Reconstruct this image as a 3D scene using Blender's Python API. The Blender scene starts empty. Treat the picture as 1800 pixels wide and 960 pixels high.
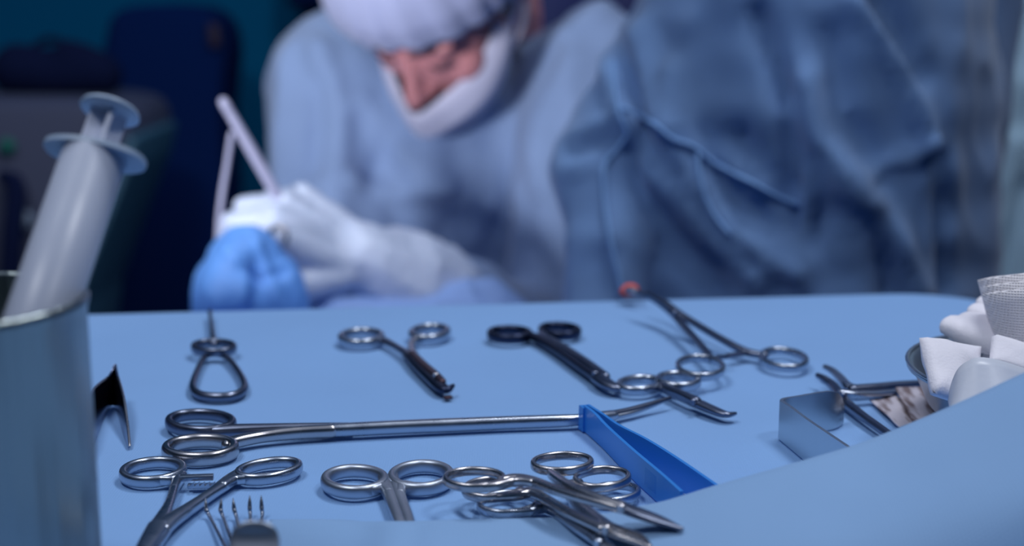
import bpy, bmesh, math, random
from mathutils import Vector, Matrix, noise
import numpy as np
S = bpy.context.scene
COL = S.collection
random.seed(7)
V3 = Vector

# ------------------------------------------------------------------ camera, world, lights, exposure
CAM_H, PITCH, FPX = 0.195, math.radians(11.3), 2500.0
cd = bpy.data.cameras.new('camera')
cd.sensor_width = 36.0
cd.lens = 50.0
cd.clip_start = 0.02
cd.dof.use_dof = True
cd.dof.focus_distance = 0.585
cd.dof.aperture_fstop = 5.6
cam = bpy.data.objects.new('camera', cd)
COL.objects.link(cam)
cam.location = (0, 0, CAM_H)
cam.rotation_euler = (math.pi / 2 - PITCH, 0, 0)
S.camera = cam

S.view_settings.view_transform = 'Standard'
S.view_settings.look = 'None'
S.view_settings.exposure = 0.5
S.view_settings.gamma = 1.0
S.view_settings.use_curve_mapping = False

wd = bpy.data.worlds.new('world')
S.world = wd
wd.use_nodes = True
bg = wd.node_tree.nodes['Background']
bg.inputs['Color'].default_value = (0.17, 0.28, 0.52, 1)
bg.inputs['Strength'].default_value = 0.27


def area(name, loc, target, sx, sy, power, color):
    l = bpy.data.lights.new(name, 'AREA')
    l.shape = 'RECTANGLE'
    l.size, l.size_y = sx, sy
    l.energy = power
    l.color = color
    o = bpy.data.objects.new(name, l)
    COL.objects.link(o)
    o.location = loc
    o.rotation_euler = (V3(target) - V3(loc)).to_track_quat('-Z', 'Y').to_euler()
    return o


def spot(name, loc, target, angle, power, color, radius=.12):
    l = bpy.data.lights.new(name, 'SPOT')
    l.spot_size = math.radians(angle)
    l.spot_blend = .6
    l.shadow_soft_size = radius
    l.energy = power
    l.color = color
    o = bpy.data.objects.new(name, l)
    COL.objects.link(o)
    o.location = loc
    o.rotation_euler = (V3(target) - V3(loc)).to_track_quat('-Z', 'Y').to_euler()
    return o


area('overhead_area_light', (0.45, 1.05, 1.65), (0, 0.7, 0), 0.60, 0.26, 7.5, (0.92, 0.95, 1.0))
area('overhead_area_light', (-0.6, 0.15, 1.6), (0, 0.9, 0), 0.60, 0.16, 6.5, (0.92, 0.95, 1.0))  # added fill from above the camera, no known fixture there
area('overhead_area_light', (0.9, 0.1, 1.7), (0.2, 0.9, 0), 0.45, 0.2, 4, (0.92, 0.95, 1.0))
area('surgical_lamp_light', (-0.45, 1.0, 1.25), (-0.16, 1.15, 0.0), 0.25, 0.25, 0.7, (0.94, 0.96, 1.0))
spot('surgeon_fill_spot', (-0.78, 0.10, 0.17), (-0.14, 1.52, 0.12), 23, 60, (0.97, 0.97, 1.0))  # unseen low spot added to brighten the surgeon's face, mask and gown

# ------------------------------------------------------------------ projection helpers (camera numbers only)
FW = V3((0, math.cos(PITCH), -math.sin(PITCH)))
UPV = V3((0, math.sin(PITCH), math.cos(PITCH)))
CAM = V3((0, 0, CAM_H))


def D(u, v, d):
    return CAM + FW * d + V3((1, 0, 0)) * ((u - 900) / FPX * d) + UPV * (-(v - 480) / FPX * d)


def W(u, v, z=0.0):
    r = D(u, v, 1.0) - CAM
    return CAM + r * ((z - CAM_H) / r.z)


def proj(p):
    q = p - CAM
    d = q.dot(FW)
    return 900 + q.x / d * FPX, 480 - q.dot(UPV) / d * FPX


# ------------------------------------------------------------------ materials
def lin(r, g, b):
    f = lambda c: (c / 255 / 12.92) if c / 255 <= 0.04045 else ((c / 255 + 0.055) / 1.055) ** 2.4
    return (f(r), f(g), f(b), 1)


def mat(name, rgb, rough=0.5, metal=0.0, spec=0.5, noise_amt=0.0, noise_scale=20.0, bump=0.0, bump_scale=300.0,
        trans=0.0, alpha=1.0, sheen=0.0, emit=None, sss=0.0):
    m = bpy.data.materials.new(name)
    m.use_nodes = True
    nt = m.node_tree
    b = nt.nodes['Principled BSDF']
    col = lin(*rgb)
    b.inputs['Base Color'].default_value = col
    b.inputs['Roughness'].default_value = rough
    b.inputs['Metallic'].default_value = metal
    b.inputs['Specular IOR Level'].default_value = spec
    b.inputs['Transmission Weight'].default_value = trans
    b.inputs['Alpha'].default_value = alpha
    b.inputs['Sheen Weight'].default_value = sheen
    if sss:
        b.inputs['Subsurface Weight'].default_value = sss
        b.inputs['Subsurface Radius'].default_value = (0.01, 0.006, 0.006)
    if emit:
        b.inputs['Emission Color'].default_value = lin(*rgb)
        b.inputs['Emission Strength'].default_value = emit
    tc = nt.nodes.new('ShaderNodeTexCoord')
    if noise_amt:
        n = nt.nodes.new('ShaderNodeTexNoise')
        n.inputs['Scale'].default_value = noise_scale
        n.inputs['Detail'].default_value = 5
        nt.links.new(tc.outputs['Object'], n.inputs['Vector'])
        mx = nt.nodes.new('ShaderNodeMix')
        mx.data_type = 'RGBA'
        mx.inputs[6].default_value = [c * (1 - noise_amt) for c in col[:3]] + [1]
        mx.inputs[7].default_value = [min(1, c * (1 + noise_amt)) for c in col[:3]] + [1]
        nt.links.new(n.outputs['Fac'], mx.inputs[0])
        nt.links.new(mx.outputs[2], b.inputs['Base Color'])
        if metal:
            mr = nt.nodes.new('ShaderNodeMapRange')
            mr.inputs[3].default_value = rough * 0.7
            mr.inputs[4].default_value = rough * 1.4
            nt.links.new(n.outputs['Fac'], mr.inputs[0])
            nt.links.new(mr.outputs[0], b.inputs['Roughness'])
    if bump:
        n2 = nt.nodes.new('ShaderNodeTexNoise')
        n2.inputs['Scale'].default_value = bump_scale
        n2.inputs['Detail'].default_value = 3
        nt.links.new(tc.outputs['Object'], n2.inputs['Vector'])
        bp = nt.nodes.new('ShaderNodeBump')
        bp.inputs['Strength'].default_value = bump
        bp.inputs['Distance'].default_value = 0.001
        nt.links.new(n2.outputs['Fac'], bp.inputs['Height'])
        nt.links.new(bp.outputs['Normal'], b.inputs['Normal'])
    return m


def weave(m, pitch, amount, dist=0.0002, axes=('X', 'Y')):
    """woven / embossed grid relief on top of a material (object coordinates, metres)"""
    nt = m.node_tree
    b = nt.nodes['Principled BSDF']
    tc = nt.nodes.new('ShaderNodeTexCoord')
    hs = []
    for ax in axes:
        w = nt.nodes.new('ShaderNodeTexWave')
        w.bands_direction = ax
        w.inputs['Scale'].default_value = 0.314 / pitch
        w.inputs['Distortion'].default_value = 0.6
        nt.links.new(tc.outputs['Object'], w.inputs['Vector'])
        hs.append(w)
    mu = nt.nodes.new('ShaderNodeMath')
    mu.operation = 'MULTIPLY'
    nt.links.new(hs[0].outputs['Fac'], mu.inputs[0])
    nt.links.new(hs[1].outputs['Fac'], mu.inputs[1])
    bp = nt.nodes.new('ShaderNodeBump')
    bp.inputs['Strength'].default_value = amount
    bp.inputs['Distance'].default_value = dist
    nt.links.new(mu.outputs[0], bp.inputs['Height'])
    if b.inputs['Normal'].is_linked:
        nt.links.new(b.inputs['Normal'].links[0].from_socket, bp.inputs['Normal'])
    nt.links.new(bp.outputs['Normal'], b.inputs['Normal'])
    return m


M = {}
M['drape'] = weave(mat('drape_blue', (127, 170, 223), 0.75, sheen=0.1, noise_amt=0.07, noise_scale=9), 0.0011, 0.45)
M['drape_front'] = weave(mat('drape_blue_front', (129, 168, 213), 0.75, sheen=0.1, noise_amt=0.08, noise_scale=9), 0.0012, 0.4)
M['steel'] = mat('polished_steel', (178, 186, 200), 0.27, 1.0, noise_amt=0.10, noise_scale=90)
M['steel_warm'] = mat('worn_plated_steel', (184, 182, 186), 0.26, 1.0, noise_amt=0.15, noise_scale=60)
M['steel_dark'] = mat('dark_steel', (116, 124, 144), 0.3, 1.0, noise_amt=0.12, noise_scale=70)
M['steel_black'] = mat('blackened_steel', (58, 66, 90), 0.34, 1.0, noise_amt=0.1, noise_scale=70)
M['forceps'] = mat('forceps_steel', (110, 120, 150), 0.2, 1.0)
M['steel_satin'] = mat('satin_steel', (180, 188, 202), 0.38, 1.0, noise_amt=0.10, noise_scale=40)
M['steel_brush'] = mat('brushed_steel', (196, 205, 212), 0.3, 1.0, noise_amt=0.12, noise_scale=25)
M['gold'] = mat('gold_plating', (190, 150, 80), 0.3, 1.0)
M['brown'] = mat('brown_steel', (84, 66, 74), 0.4, 0.8)
M['blueplastic'] = mat('blue_plastic', (48, 130, 216), 0.35, 0, 0.5)
M['syr_barrel'] = mat('syringe_barrel', (200, 210, 234), 0.35, 0, 0.5, alpha=0.65)
M['syr_white'] = mat('syringe_plunger', (206, 212, 232), 0.5)
M['syr_flange'] = mat('syringe_flange', (164, 184, 210), 0.4)
M['gauze'] = weave(mat('gauze_white', (236, 234, 242), 0.9, bump=0.3, bump_scale=500), 0.0011, 0.9, 0.0005)
M['gauze_roll'] = weave(mat('gauze_open_weave', (236, 234, 242), 0.9), 0.0012, 1.0, 0.0006, ('X', 'Z'))
M['pad'] = mat('pad_white', (234, 232, 242), 0.85, bump=0.25, bump_scale=700)
M['film'] = mat('wet_film', (206, 212, 226), 0.35, bump=0.15, bump_scale=200, alpha=0.95)
M['paper'] = mat('paper_white', (196, 196, 210), 0.8)
M['red'] = mat('blood_red', (206, 84, 70), 0.6)
M['gown'] = mat('gown_blue', (126, 150, 192), 0.85, sheen=0.2, noise_amt=0.14, noise_scale=9)
M['gown_assist'] = mat('gown_blue_assistant', (100, 134, 182), 0.85, sheen=0.25, noise_amt=0.3, noise_scale=14)
M['gown_far'] = mat('gown_teal', (168, 202, 226), 0.85, sheen=0.2, noise_amt=0.15, noise_scale=6)
M['tie'] = mat('gown_tie', (128, 170, 222), 0.8)
M['skin'] = mat('skin', (206, 140, 146), 0.5, sss=0.15, noise_amt=0.06, noise_scale=40)
M['brow'] = mat('eyebrow_hair', (70, 50, 66), 0.8)
M['lip'] = mat('lips', (170, 90, 100), 0.5)
M['hair'] = mat('hair_brown', (116, 98, 100), 0.6, noise_amt=0.3, noise_scale=150)
M['cap'] = mat('cap_cloth', (176, 184, 222), 0.85, sheen=0.2, noise_amt=0.08, noise_scale=30)
M['mask'] = mat('mask_cloth', (200, 202, 230), 0.85, sheen=0.2)
M['glove'] = mat('latex_glove', (194, 206, 232), 0.45, sss=0.1, noise_amt=0.04, noise_scale=30)
M['bundle'] = mat('bundle_blue', (96, 152, 230), 0.6, noise_amt=0.1, noise_scale=20)
M['paledrape'] = mat('pale_drape', (136, 168, 226), 0.7)
M['scrub'] = mat('scrub_trousers', (60, 90, 140), 0.9)
M['clog'] = mat('clog_rubber', (40, 50, 80), 0.6)
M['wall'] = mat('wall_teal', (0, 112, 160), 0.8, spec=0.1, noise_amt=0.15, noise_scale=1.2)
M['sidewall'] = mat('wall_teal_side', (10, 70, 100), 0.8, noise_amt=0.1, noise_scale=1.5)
M['floor'] = mat('floor_vinyl', (60, 80, 110), 0.5, noise_amt=0.1, noise_scale=4)
M['navy'] = mat('navy_padding', (14, 42, 98), 1.0, spec=0.05)
M['black'] = mat('black_plastic', (20, 30, 66), 0.9, spec=0.1)
M['grey'] = mat('machine_grey', (84, 90, 116), 0.6, spec=0.2, noise_amt=0.1, noise_scale=6)
M['tealsheen'] = mat('machine_teal_sheen', (70, 116, 142), 0.5)
M['greenled'] = mat('green_led', (20, 110, 100), 0.5, emit=0.04)
M['navywall'] = mat('cabinet_navy', (8, 34, 104), 0.6)
def brushed(name, rgb, rough):
    m = mat(name, rgb, rough, 1.0)
    nt = m.node_tree
    b = nt.nodes['Principled BSDF']
    tc = nt.nodes.new('ShaderNodeTexCoord')
    mp = nt.nodes.new('ShaderNodeMapping')
    mp.inputs['Scale'].default_value = (1, 1, .03)
    nt.links.new(tc.outputs['Object'], mp.inputs['Vector'])
    n = nt.nodes.new('ShaderNodeTexNoise')
    n.inputs['Scale'].default_value = 70
    n.inputs['Detail'].default_value = 4
    nt.links.new(mp.outputs['Vector'], n.inputs['Vector'])
    bp_ = nt.nodes.new('ShaderNodeBump')
    bp_.inputs['Strength'].default_value = 1.0
    bp_.inputs['Distance'].default_value = .004
    nt.links.new(n.outputs['Fac'], bp_.inputs['Height'])
    nt.links.new(bp_.outputs['Normal'], b.inputs['Normal'])
    return m


M['cup'] = brushed('brushed_cup_steel', (146, 156, 158), .3)
M['legsteel'] = mat('table_leg_steel', (150, 156, 166), 0.35, 1.0)
M['white_plastic'] = mat('white_plastic', (160, 162, 192), 0.45)


# ------------------------------------------------------------------ object helpers
ORG = {}


def thing(name, label, cat, loc, group=None):
    o = bpy.data.objects.new(name, None)
    o.empty_display_size = 0.01
    COL.objects.link(o)
    o.location = loc
    o['label'] = label
    o['category'] = cat
    if group:
        o['group'] = group
    ORG[o.name] = V3(loc)
    return o


def tag(o, label, cat, group=None):
    o['label'] = label
    o['category'] = cat
    if group:
        o['group'] = group
    return o


class MB:
    def __init__(self):
        self.v, self.f = [], []

    def add(self, verts, faces):
        n = len(self.v)
        self.v += [V3(p) for p in verts]
        self.f += [tuple(i + n for i in f) for f in faces]
        return self

    def build(self, name, m, parent=None, smooth=True, origin=None, label=None):
        if parent is not None:
            origin = ORG[parent.name]
        elif origin is None:
            c = sum(self.v, V3()) / max(1, len(self.v))
            zmin = min(p.z for p in self.v)
            origin = V3((c.x, c.y, zmin))
        me = bpy.data.meshes.new(name)
        me.from_pydata([p - origin for p in self.v], [], self.f)
        bm = bmesh.new()
        bm.from_mesh(me)
        bmesh.ops.recalc_face_normals(bm, faces=bm.faces[:])
        bm.to_mesh(me)
        bm.free()
        if smooth:
            me.polygons.foreach_set('use_smooth', [True] * len(me.polygons))
            if smooth == 'auto':
                me.set_sharp_from_angle(angle=math.radians(40))
        me.materials.append(m if not isinstance(m, str) else M[m])
        o = bpy.data.objects.new(name, me)
        COL.objects.link(o)
        if parent is not None:
            o.parent = parent
        else:
            o.location = origin
        ORG[o.name] = origin.copy()
        if label:
            o['label'] = label
        return o


def catmull(rows, n, closed=False):
    """rows: list of equal-length tuples; returns n samples per span"""
    A = np.array(rows, float)
    k = len(A)
    out = []
    spans = k if closed else k - 1
    for i in range(spans):
        if closed:
            p0, p1, p2, p3 = A[(i - 1) % k], A[i], A[(i + 1) % k], A[(i + 2) % k]
        else:
            p0, p1, p2, p3 = A[max(i - 1, 0)], A[i], A[i + 1], A[min(i + 2, k - 1)]
        for j in range(n):
            t = j / n
            out.append(0.5 * ((2 * p1) + (-p0 + p2) * t + (2 * p0 - 5 * p1 + 4 * p2 - p3) * t * t
                              + (-p0 + 3 * p1 - 3 * p2 + p3) * t ** 3))
    if not closed:
        out.append(A[-1])
    return out


def sweep(mb, rows, closed=False, seg=14, n=6, up=(0, 0, 1), power=2.0, round_ends=True):
    """rows: (x,y,z,halfwidth,halfheight); superelliptic section swept along the path"""
    R = catmull(rows, n, closed) if n > 1 else [np.array(r, float) for r in rows]
    if not closed and round_ends:
        def cap(a, b):
            d = (a[:3] - b[:3])
            L = np.linalg.norm(d) or 1
            d = d / L
            r = min(a[3], a[4])
            res = []
            for q in (30, 55, 75, 88):
                s, c = math.sin(math.radians(q)), math.cos(math.radians(q))
                e = a.copy()
                e[:3] = a[:3] + d * r * s
                e[3:] = a[3:] * c
                res.append(e)
            return res
        R = cap(R[0], R[1])[::-1] + R + cap(R[-1], R[-2])
    k = len(R)
    verts, faces = [], []
    upv = V3(up)
    for i in range(k):
        a = R[i]
        if closed:
            t = V3(R[(i + 1) % k][:3] - R[(i - 1) % k][:3])
        else:
            t = V3(R[min(i + 1, k - 1)][:3] - R[max(i - 1, 0)][:3])
        t.normalize()
        side = t.cross(upv)
        if side.length < 1e-4:
            side = t.cross(V3((0.3, 1, 0.1)))
        side.normalize()
        nn = side.cross(t).normalized()
        for j in range(seg):
            th = 2 * math.pi * j / seg
            c, s = math.cos(th), math.sin(th)
            c = math.copysign(abs(c) ** (2 / power), c)
            s = math.copysign(abs(s) ** (2 / power), s)
            verts.append(V3(a[:3]) + side * (c * a[3]) + nn * (s * a[4]))
    for i in range(k if closed else k - 1):
        i2 = (i + 1) % k
        for j in range(seg):
            j2 = (j + 1) % seg
            faces.append((i * seg + j, i * seg + j2, i2 * seg + j2, i2 * seg + j))
    if not closed:
        faces.append(tuple(range(seg)))
        faces.append(tuple(range((k - 1) * seg, k * seg)))
    mb.add(verts, faces)
    return mb


def lathe(mb, prof, origin, axis=(0, 0, 1), seg=40, closed_prof=False):
    q = V3((0, 0, 1)).rotation_difference(V3(axis).normalized()).to_matrix()
    verts, faces = [], []
    k = len(prof)
    for (r, h) in prof:
        for j in range(seg):
            a = 2 * math.pi * j / seg
            verts.append(V3(origin) + q @ V3((r * math.cos(a), r * math.sin(a), h)))
    for i in range(k if closed_prof else k - 1):
        i2 = (i + 1) % k
        for j in range(seg):
            j2 = (j + 1) % seg
            faces.append((i * seg + j, i * seg + j2, i2 * seg + j2, i2 * seg + j))
    mb.add(verts, faces)
    return mb


def box(mb, c, sx, sy, sz, R=None, bevel=0.0):
    bm = bmesh.new()
    bmesh.ops.create_cube(bm, size=1.0)
    for v in bm.verts:
        v.co = V3((v.co.x * sx, v.co.y * sy, v.co.z * sz))
    if bevel:
        bmesh.ops.bevel(bm, geom=bm.edges[:], offset=bevel, segments=2, affect='EDGES', profile=0.5)
    vs = [V3(c) + ((R @ v.co) if R is not None else v.co) for v in bm.verts]
    bm.verts.index_update()
    fs = [tuple(v.index for v in f.verts) for f in bm.faces]
    bm.free()
    mb.add(vs, fs)
    return mb


def obox(mb, p0, p1, w, h, bevel=0.0003):
    """box laid along p0->p1 (centre line), width w (horizontal), height h"""
    p0, p1 = V3(p0), V3(p1)
    t = (p1 - p0)
    L = t.length
    x = t.normalized()
    y = V3((0, 0, 1)).cross(x).normalized()
    z = x.cross(y)
    R = Matrix((x, y, z)).transposed()
    return box(mb, (p0 + p1) / 2, L, w, h, R, bevel)


def ribbon(mb, bottoms, tops, th, n=8):
    """sheet between two 3-D curves, given a thickness sideways"""
    rows = [tuple(b) + tuple(t) for b, t in zip(bottoms, tops)]
    R = catmull(rows, n)
    k = len(R)
    B = [V3(r[:3]) for r in R]
    T = [V3(r[3:]) for r in R]
    verts, faces = [], []
    for i in range(k):
        t = (B[min(i + 1, k - 1)] + T[min(i + 1, k - 1)] - B[max(i - 1, 0)] - T[max(i - 1, 0)]).normalized()
        nn = t.cross(T[i] - B[i])
        nn = nn.normalized() if nn.length > 1e-9 else V3((1, 0, 0))
        m = 6
        pts = [B[i].lerp(T[i], q / (m - 1)) for q in range(m)]
        verts += [p + nn * th / 2 for p in pts] + [p - nn * th / 2 for p in reversed(pts)]
    s = 12
    for i in range(k - 1):
        for j in range(s):
            j2 = (j + 1) % s
            faces.append((i * s + j, i * s + j2, (i + 1) * s + j2, (i + 1) * s + j))
    faces.append(tuple(range(s)))
    faces.append(tuple(range((k - 1) * s, k * s)))
    mb.add(verts, faces)
    return mb


def px(rows):
    """(u, v, z, halfwidth mm, halfheight mm) -> world rows on the table"""
    out = []
    for (u, v, z, w, h) in rows:
        p = W(u, v, z)
        out.append((p.x, p.y, p.z, w / 1000, h / 1000))
    return out


def ring_rows(cu, cv, au, av, rot, z, w, h, n=40, tilt=None):
    r = math.radians(rot)
    rows = []
    for i in range(n):
        a = 2 * math.pi * i / n
        du, dv = au * math.cos(a), av * math.sin(a)
        u = cu + du * math.cos(r) - dv * math.sin(r)
        v = cv + du * math.sin(r) + dv * math.cos(r)
        zz = z if tilt is None else z + tilt * du / au
        p = W(u, v, zz)
        rows.append((p.x, p.y, p.z, w / 1000, h / 1000))
    return rows


def fring(parent, m, cu, cv, au, av, rot=0, z=0.0022, w=1.7, h=2.0, name='finger_ring', label=None, tilt=None):
    return sweep(MB(), ring_rows(cu, cv, au, av, rot, z + h * .0002, w * 1.0, h * 1.25, tilt=tilt), closed=True, n=2, seg=20, power=2.6).build(
        name, m, parent, label=label)


def arm(parent, m, rows, name='shank', label=None, power=2.6, seg=16, bow=None):
    mb = MB()
    for rws in ([rows] + ([bow] if bow else [])):
        sweep(mb, px([(u, v, z, w * 1.18, h * 1.12) for (u, v, z, w, h) in rws]), n=8, seg=seg, power=power)
    return mb.build(name, m, parent, label=label)


def screw(parent, m, u, v, z, r=2.0, name='pivot_screw'):
    c = W(u, v, z)
    prof = [(0.0001, 0.0012), (r * 0.7e-3, 0.0011), (r * 1e-3, 0.0007), (r * 1e-3, -0.002), (0.0001, -0.002)]
    o = lathe(MB(), prof, c, seg=20).build(name, m, parent, smooth='auto')
    return o


# ------------------------------------------------------------------ blob bodies (voxel remeshed into one surface)
def sphere_into(bm, c, r, R=None, sub=2):
    mtx = Matrix.Translation(V3(c)) @ ((R.to_4x4() if R is not None else Matrix.Identity(4)) @ Matrix.Diagonal(
        (r[0], r[1], r[2], 1)))
    bmesh.ops.create_icosphere(bm, subdivisions=sub, radius=1.0, matrix=mtx)


def blob(chains, ells, voxel, smooth=5, flat=None):
    """chains: lists of (point, radius[, radius_y]); ells: (centre,(rx,ry,rz),R)"""
    bm = bmesh.new()
    for ch in chains:
        for a, b in zip(ch[:-1], ch[1:]):
            p0, r0, p1, r1 = V3(a[0]), a[1], V3(b[0]), b[1]
            L = (p1 - p0).length
            k = max(2, int(L / (min(r0, r1) * 0.35)) + 1)
            for i in range(k + 1):
                t = i / k
                r = r0 + (r1 - r0) * t
                sphere_into(bm, p0.lerp(p1, t), (r, r, r))
    for e in ells:
        sphere_into(bm, e[0], e[1], e[2] if len(e) > 2 else None, 3)
    me = bpy.data.meshes.new('tmp')
    bm.to_mesh(me)
    bm.free()
    o = bpy.data.objects.new('tmp', me)
    COL.objects.link(o)
    r = o.modifiers.new('r', 'REMESH')
    r.mode = 'VOXEL'
    r.voxel_size = voxel
    s = o.modifiers.new('s', 'SMOOTH')
    s.factor = 0.5
    s.iterations = smooth
    dg = bpy.context.evaluated_depsgraph_get()
    ev = o.evaluated_get(dg)
    m2 = ev.to_mesh()
    V = [V3(v.co) for v in m2.vertices]
    N = [V3(v.normal) for v in m2.vertices]
    F = [tuple(p.vertices) for p in m2.polygons]
    ev.to_mesh_clear()
    bpy.data.objects.remove(o)
    bpy.data.meshes.remove(me)
    return V, N, F


def seg_dist(u, v, poly):
    best = 1e9
    for (a, b) in zip(poly[:-1], poly[1:]):
        ax, ay = a
        bx, by = b
        dx, dy = bx - ax, by - ay
        t = max(0, min(1, ((u - ax) * dx + (v - ay) * dy) / (dx * dx + dy * dy + 1e-9)))
        best = min(best, math.hypot(u - ax - t * dx, v - ay - t * dy))
    return best


def wrinkle(V, N, folds=(), namp=0.0, nscale=6.0, stretch=(1, 1, 0.4), crease=0.0):
    """cloth relief: creases along given lines on the side that shows, plus fine noise"""
    out = []
    for p, n in zip(V, N):
        a = 0.0
        if namp:
            q = V3((p.x * stretch[0], p.y * stretch[1], p.z * stretch[2])) * nscale
            a += namp * (noise.noise(q) + 0.5 * noise.noise(q * 2.3 + V3((3, 1, 7))))
        if crease:
            q = V3((p.x + .35 * p.z, p.y, p.z * .45 - .2 * p.x)) * 8
            a += crease * (1 - min(1, abs(noise.noise(q)) * 2.2)) ** 3
            a += .45 * crease * (1 - min(1, abs(noise.noise(q * 2.1 + V3((9, 4, 2)))) * 2.2)) ** 3
        if folds and n.dot((CAM - p).normalized()) > -0.1:
            u, v = proj(p)
            for (poly, amp, wid) in folds:
                dd = seg_dist(u, v, poly)
                if dd < wid * 3:
                    a += amp * math.exp(-(dd / wid) ** 2)
        out.append(p + n * a)
    return out


# ================================================================== ROOM
def struct(o):
    o['kind'] = 'structure'
    return o


FLOOR = -0.95
struct(box(MB(), (0.2, 1.4, FLOOR - 0.025), 5.2, 5.2, 0.05).build('floor', M['floor'], smooth=False))
struct(box(MB(), (0.2, 3.35, 0.45), 5.2, 0.1, 2.8).build('wall_back', M['wall'], smooth=False))
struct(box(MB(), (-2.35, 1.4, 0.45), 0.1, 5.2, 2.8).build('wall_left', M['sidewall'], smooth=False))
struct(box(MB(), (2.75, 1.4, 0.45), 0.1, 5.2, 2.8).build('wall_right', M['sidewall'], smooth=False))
struct(box(MB(), (0.2, -1.25, 0.45), 5.2, 0.1, 2.8).build('wall_front', M['sidewall'], smooth=False))
struct(box(MB(), (0.2, 3.29, FLOOR + 0.05), 5.0, 0.02, 0.1).build('baseboard_back', M['sidewall'], smooth=False))

# ================================================================== INSTRUMENT TABLE AND DRAPES
A0, A1 = W(145, 552), W(1550, 516)
ex = (A1 - A0)
ex.z = 0
ex.normalize()
ey = V3((-ex.y, ex.x, 0))
FAR = A0.dot(ey)                   # distance of the far edge along ey
SR = W(1690, 522).dot(ex) + 0.015  # right edge along ex
SL, NEAR = -0.50, 0.26
TC = V3(((SR + SL) / 2, (FAR + NEAR) / 2, 0))
HX, HY = (SR - SL) / 2, (FAR - NEAR) / 2


def tb(s, t, z=0.0):
    return ex * s + ey * t + V3((0, 0, z))


def rr_outline(hx, hy, rad, n):
    pts = []
    per = n // 4
    for cx, cy, a0 in ((1, 1, 0), (-1, 1, 90), (-1, -1, 180), (1, -1, 270)):
        for i in range(per):
            a = math.radians(a0 + 90 * i / (per - 1))
            pts.append((cx * (hx - rad) + rad * math.cos(a), cy * (hy - rad) + rad * math.sin(a)))
    # densify the straight runs
    out = []
    for a, b in zip(pts, pts[1:] + pts[:1]):
        L = math.hypot(b[0] - a[0], b[1] - a[1])
        k = max(1, int(L / 0.012))
        for i in range(k):
            out.append((a[0] + (b[0] - a[0]) * i / k, a[1] + (b[1] - a[1]) * i / k))
    return out


def make_main_drape():
    ol = rr_outline(HX, HY, 0.055, 48)
    n = len(ol)
    mb = MB()
    verts, faces = [], []
    K = 46
    for k in range(1, K + 1):
        s = k / K
        for (x, y) in ol:
            p = tb(TC.x + x * s, TC.y + y * s)
            w = noise.noise(p * 9) + 0.6 * noise.noise(p * 23 + V3((4, 2, 9)))
            verts.append(p + V3((0, 0, -0.0010 + 0.0007 * w)))
    prof = [(0.003, -0.0012), (0.0065, -0.004), (0.0085, -0.009), (0.010, -0.03), (0.014, -0.09), (0.018, -0.17), (0.022, -0.30)]
    for (off, z) in prof:
        for i, (x, y) in enumerate(ol):
            nx, ny = ol[(i + 1) % n][0] - ol[i - 1][0], ol[(i + 1) % n][1] - ol[i - 1][1]
            L = math.hypot(nx, ny)
            nx, ny = ny / L, -nx / L
            f = min(1, -z / 0.2) * 0.018 * math.sin(i * 0.55 + 2 * math.sin(i * 0.13))
            p = tb(TC.x + x + nx * (off + f), TC.y + y + ny * (off + f), z)
            verts.append(p)
    c = len(verts)
    verts.append(tb(TC.x, TC.y, -0.0006))
    rows = K + len(prof)
    for r in range(rows - 1):
        for i in range(n):
            j = (i + 1) % n
            faces.append((r * n + i, r * n + j, (r + 1) * n + j, (r + 1) * n + i))
    for i in range(n):
        faces.append((c, i, (i + 1) % n))
    o = mb.add(verts, faces).build('surgical_drape', M['drape'])
    m = o.modifiers.new('thickness', 'SOLIDIFY')
    m.thickness = 0.0008
    m.offset = -1
    tag(o, 'light blue surgical drape spread flat over the instrument table under the tools', 'drape')


make_main_drape()

t = thing('instrument_table', 'steel instrument table hidden beneath the light blue drape', 'table', tb(TC.x, TC.y, FLOOR))
ol = rr_outline(HX - 0.004, HY - 0.004, 0.05, 48)
mb = MB()
n = len(ol)
mb.add([tb(TC.x + x, TC.y + y, -0.0040) for x, y in ol] + [tb(TC.x + x, TC.y + y, -0.03) for x, y in ol],
       [tuple(range(n)), tuple(range(2 * n - 1, n - 1, -1))] + [(i, (i + 1) % n, n + (i + 1) % n, n + i) for i in range(n)])
mb.build('tabletop', M['legsteel'], t, smooth=False)
for sx in (-1, 1):
    for sy in (-1, 1):
        a = tb(TC.x + sx * (HX - 0.06), TC.y + sy * (HY - 0.06), -0.03)
        b = V3((a.x, a.y, FLOOR))
        sweep(MB(), [(a.x, a.y, a.z, .013, .013), (b.x, b.y, b.z, .013, .013)], n=1, round_ends=False).build('leg', M['legsteel'], t)


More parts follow.
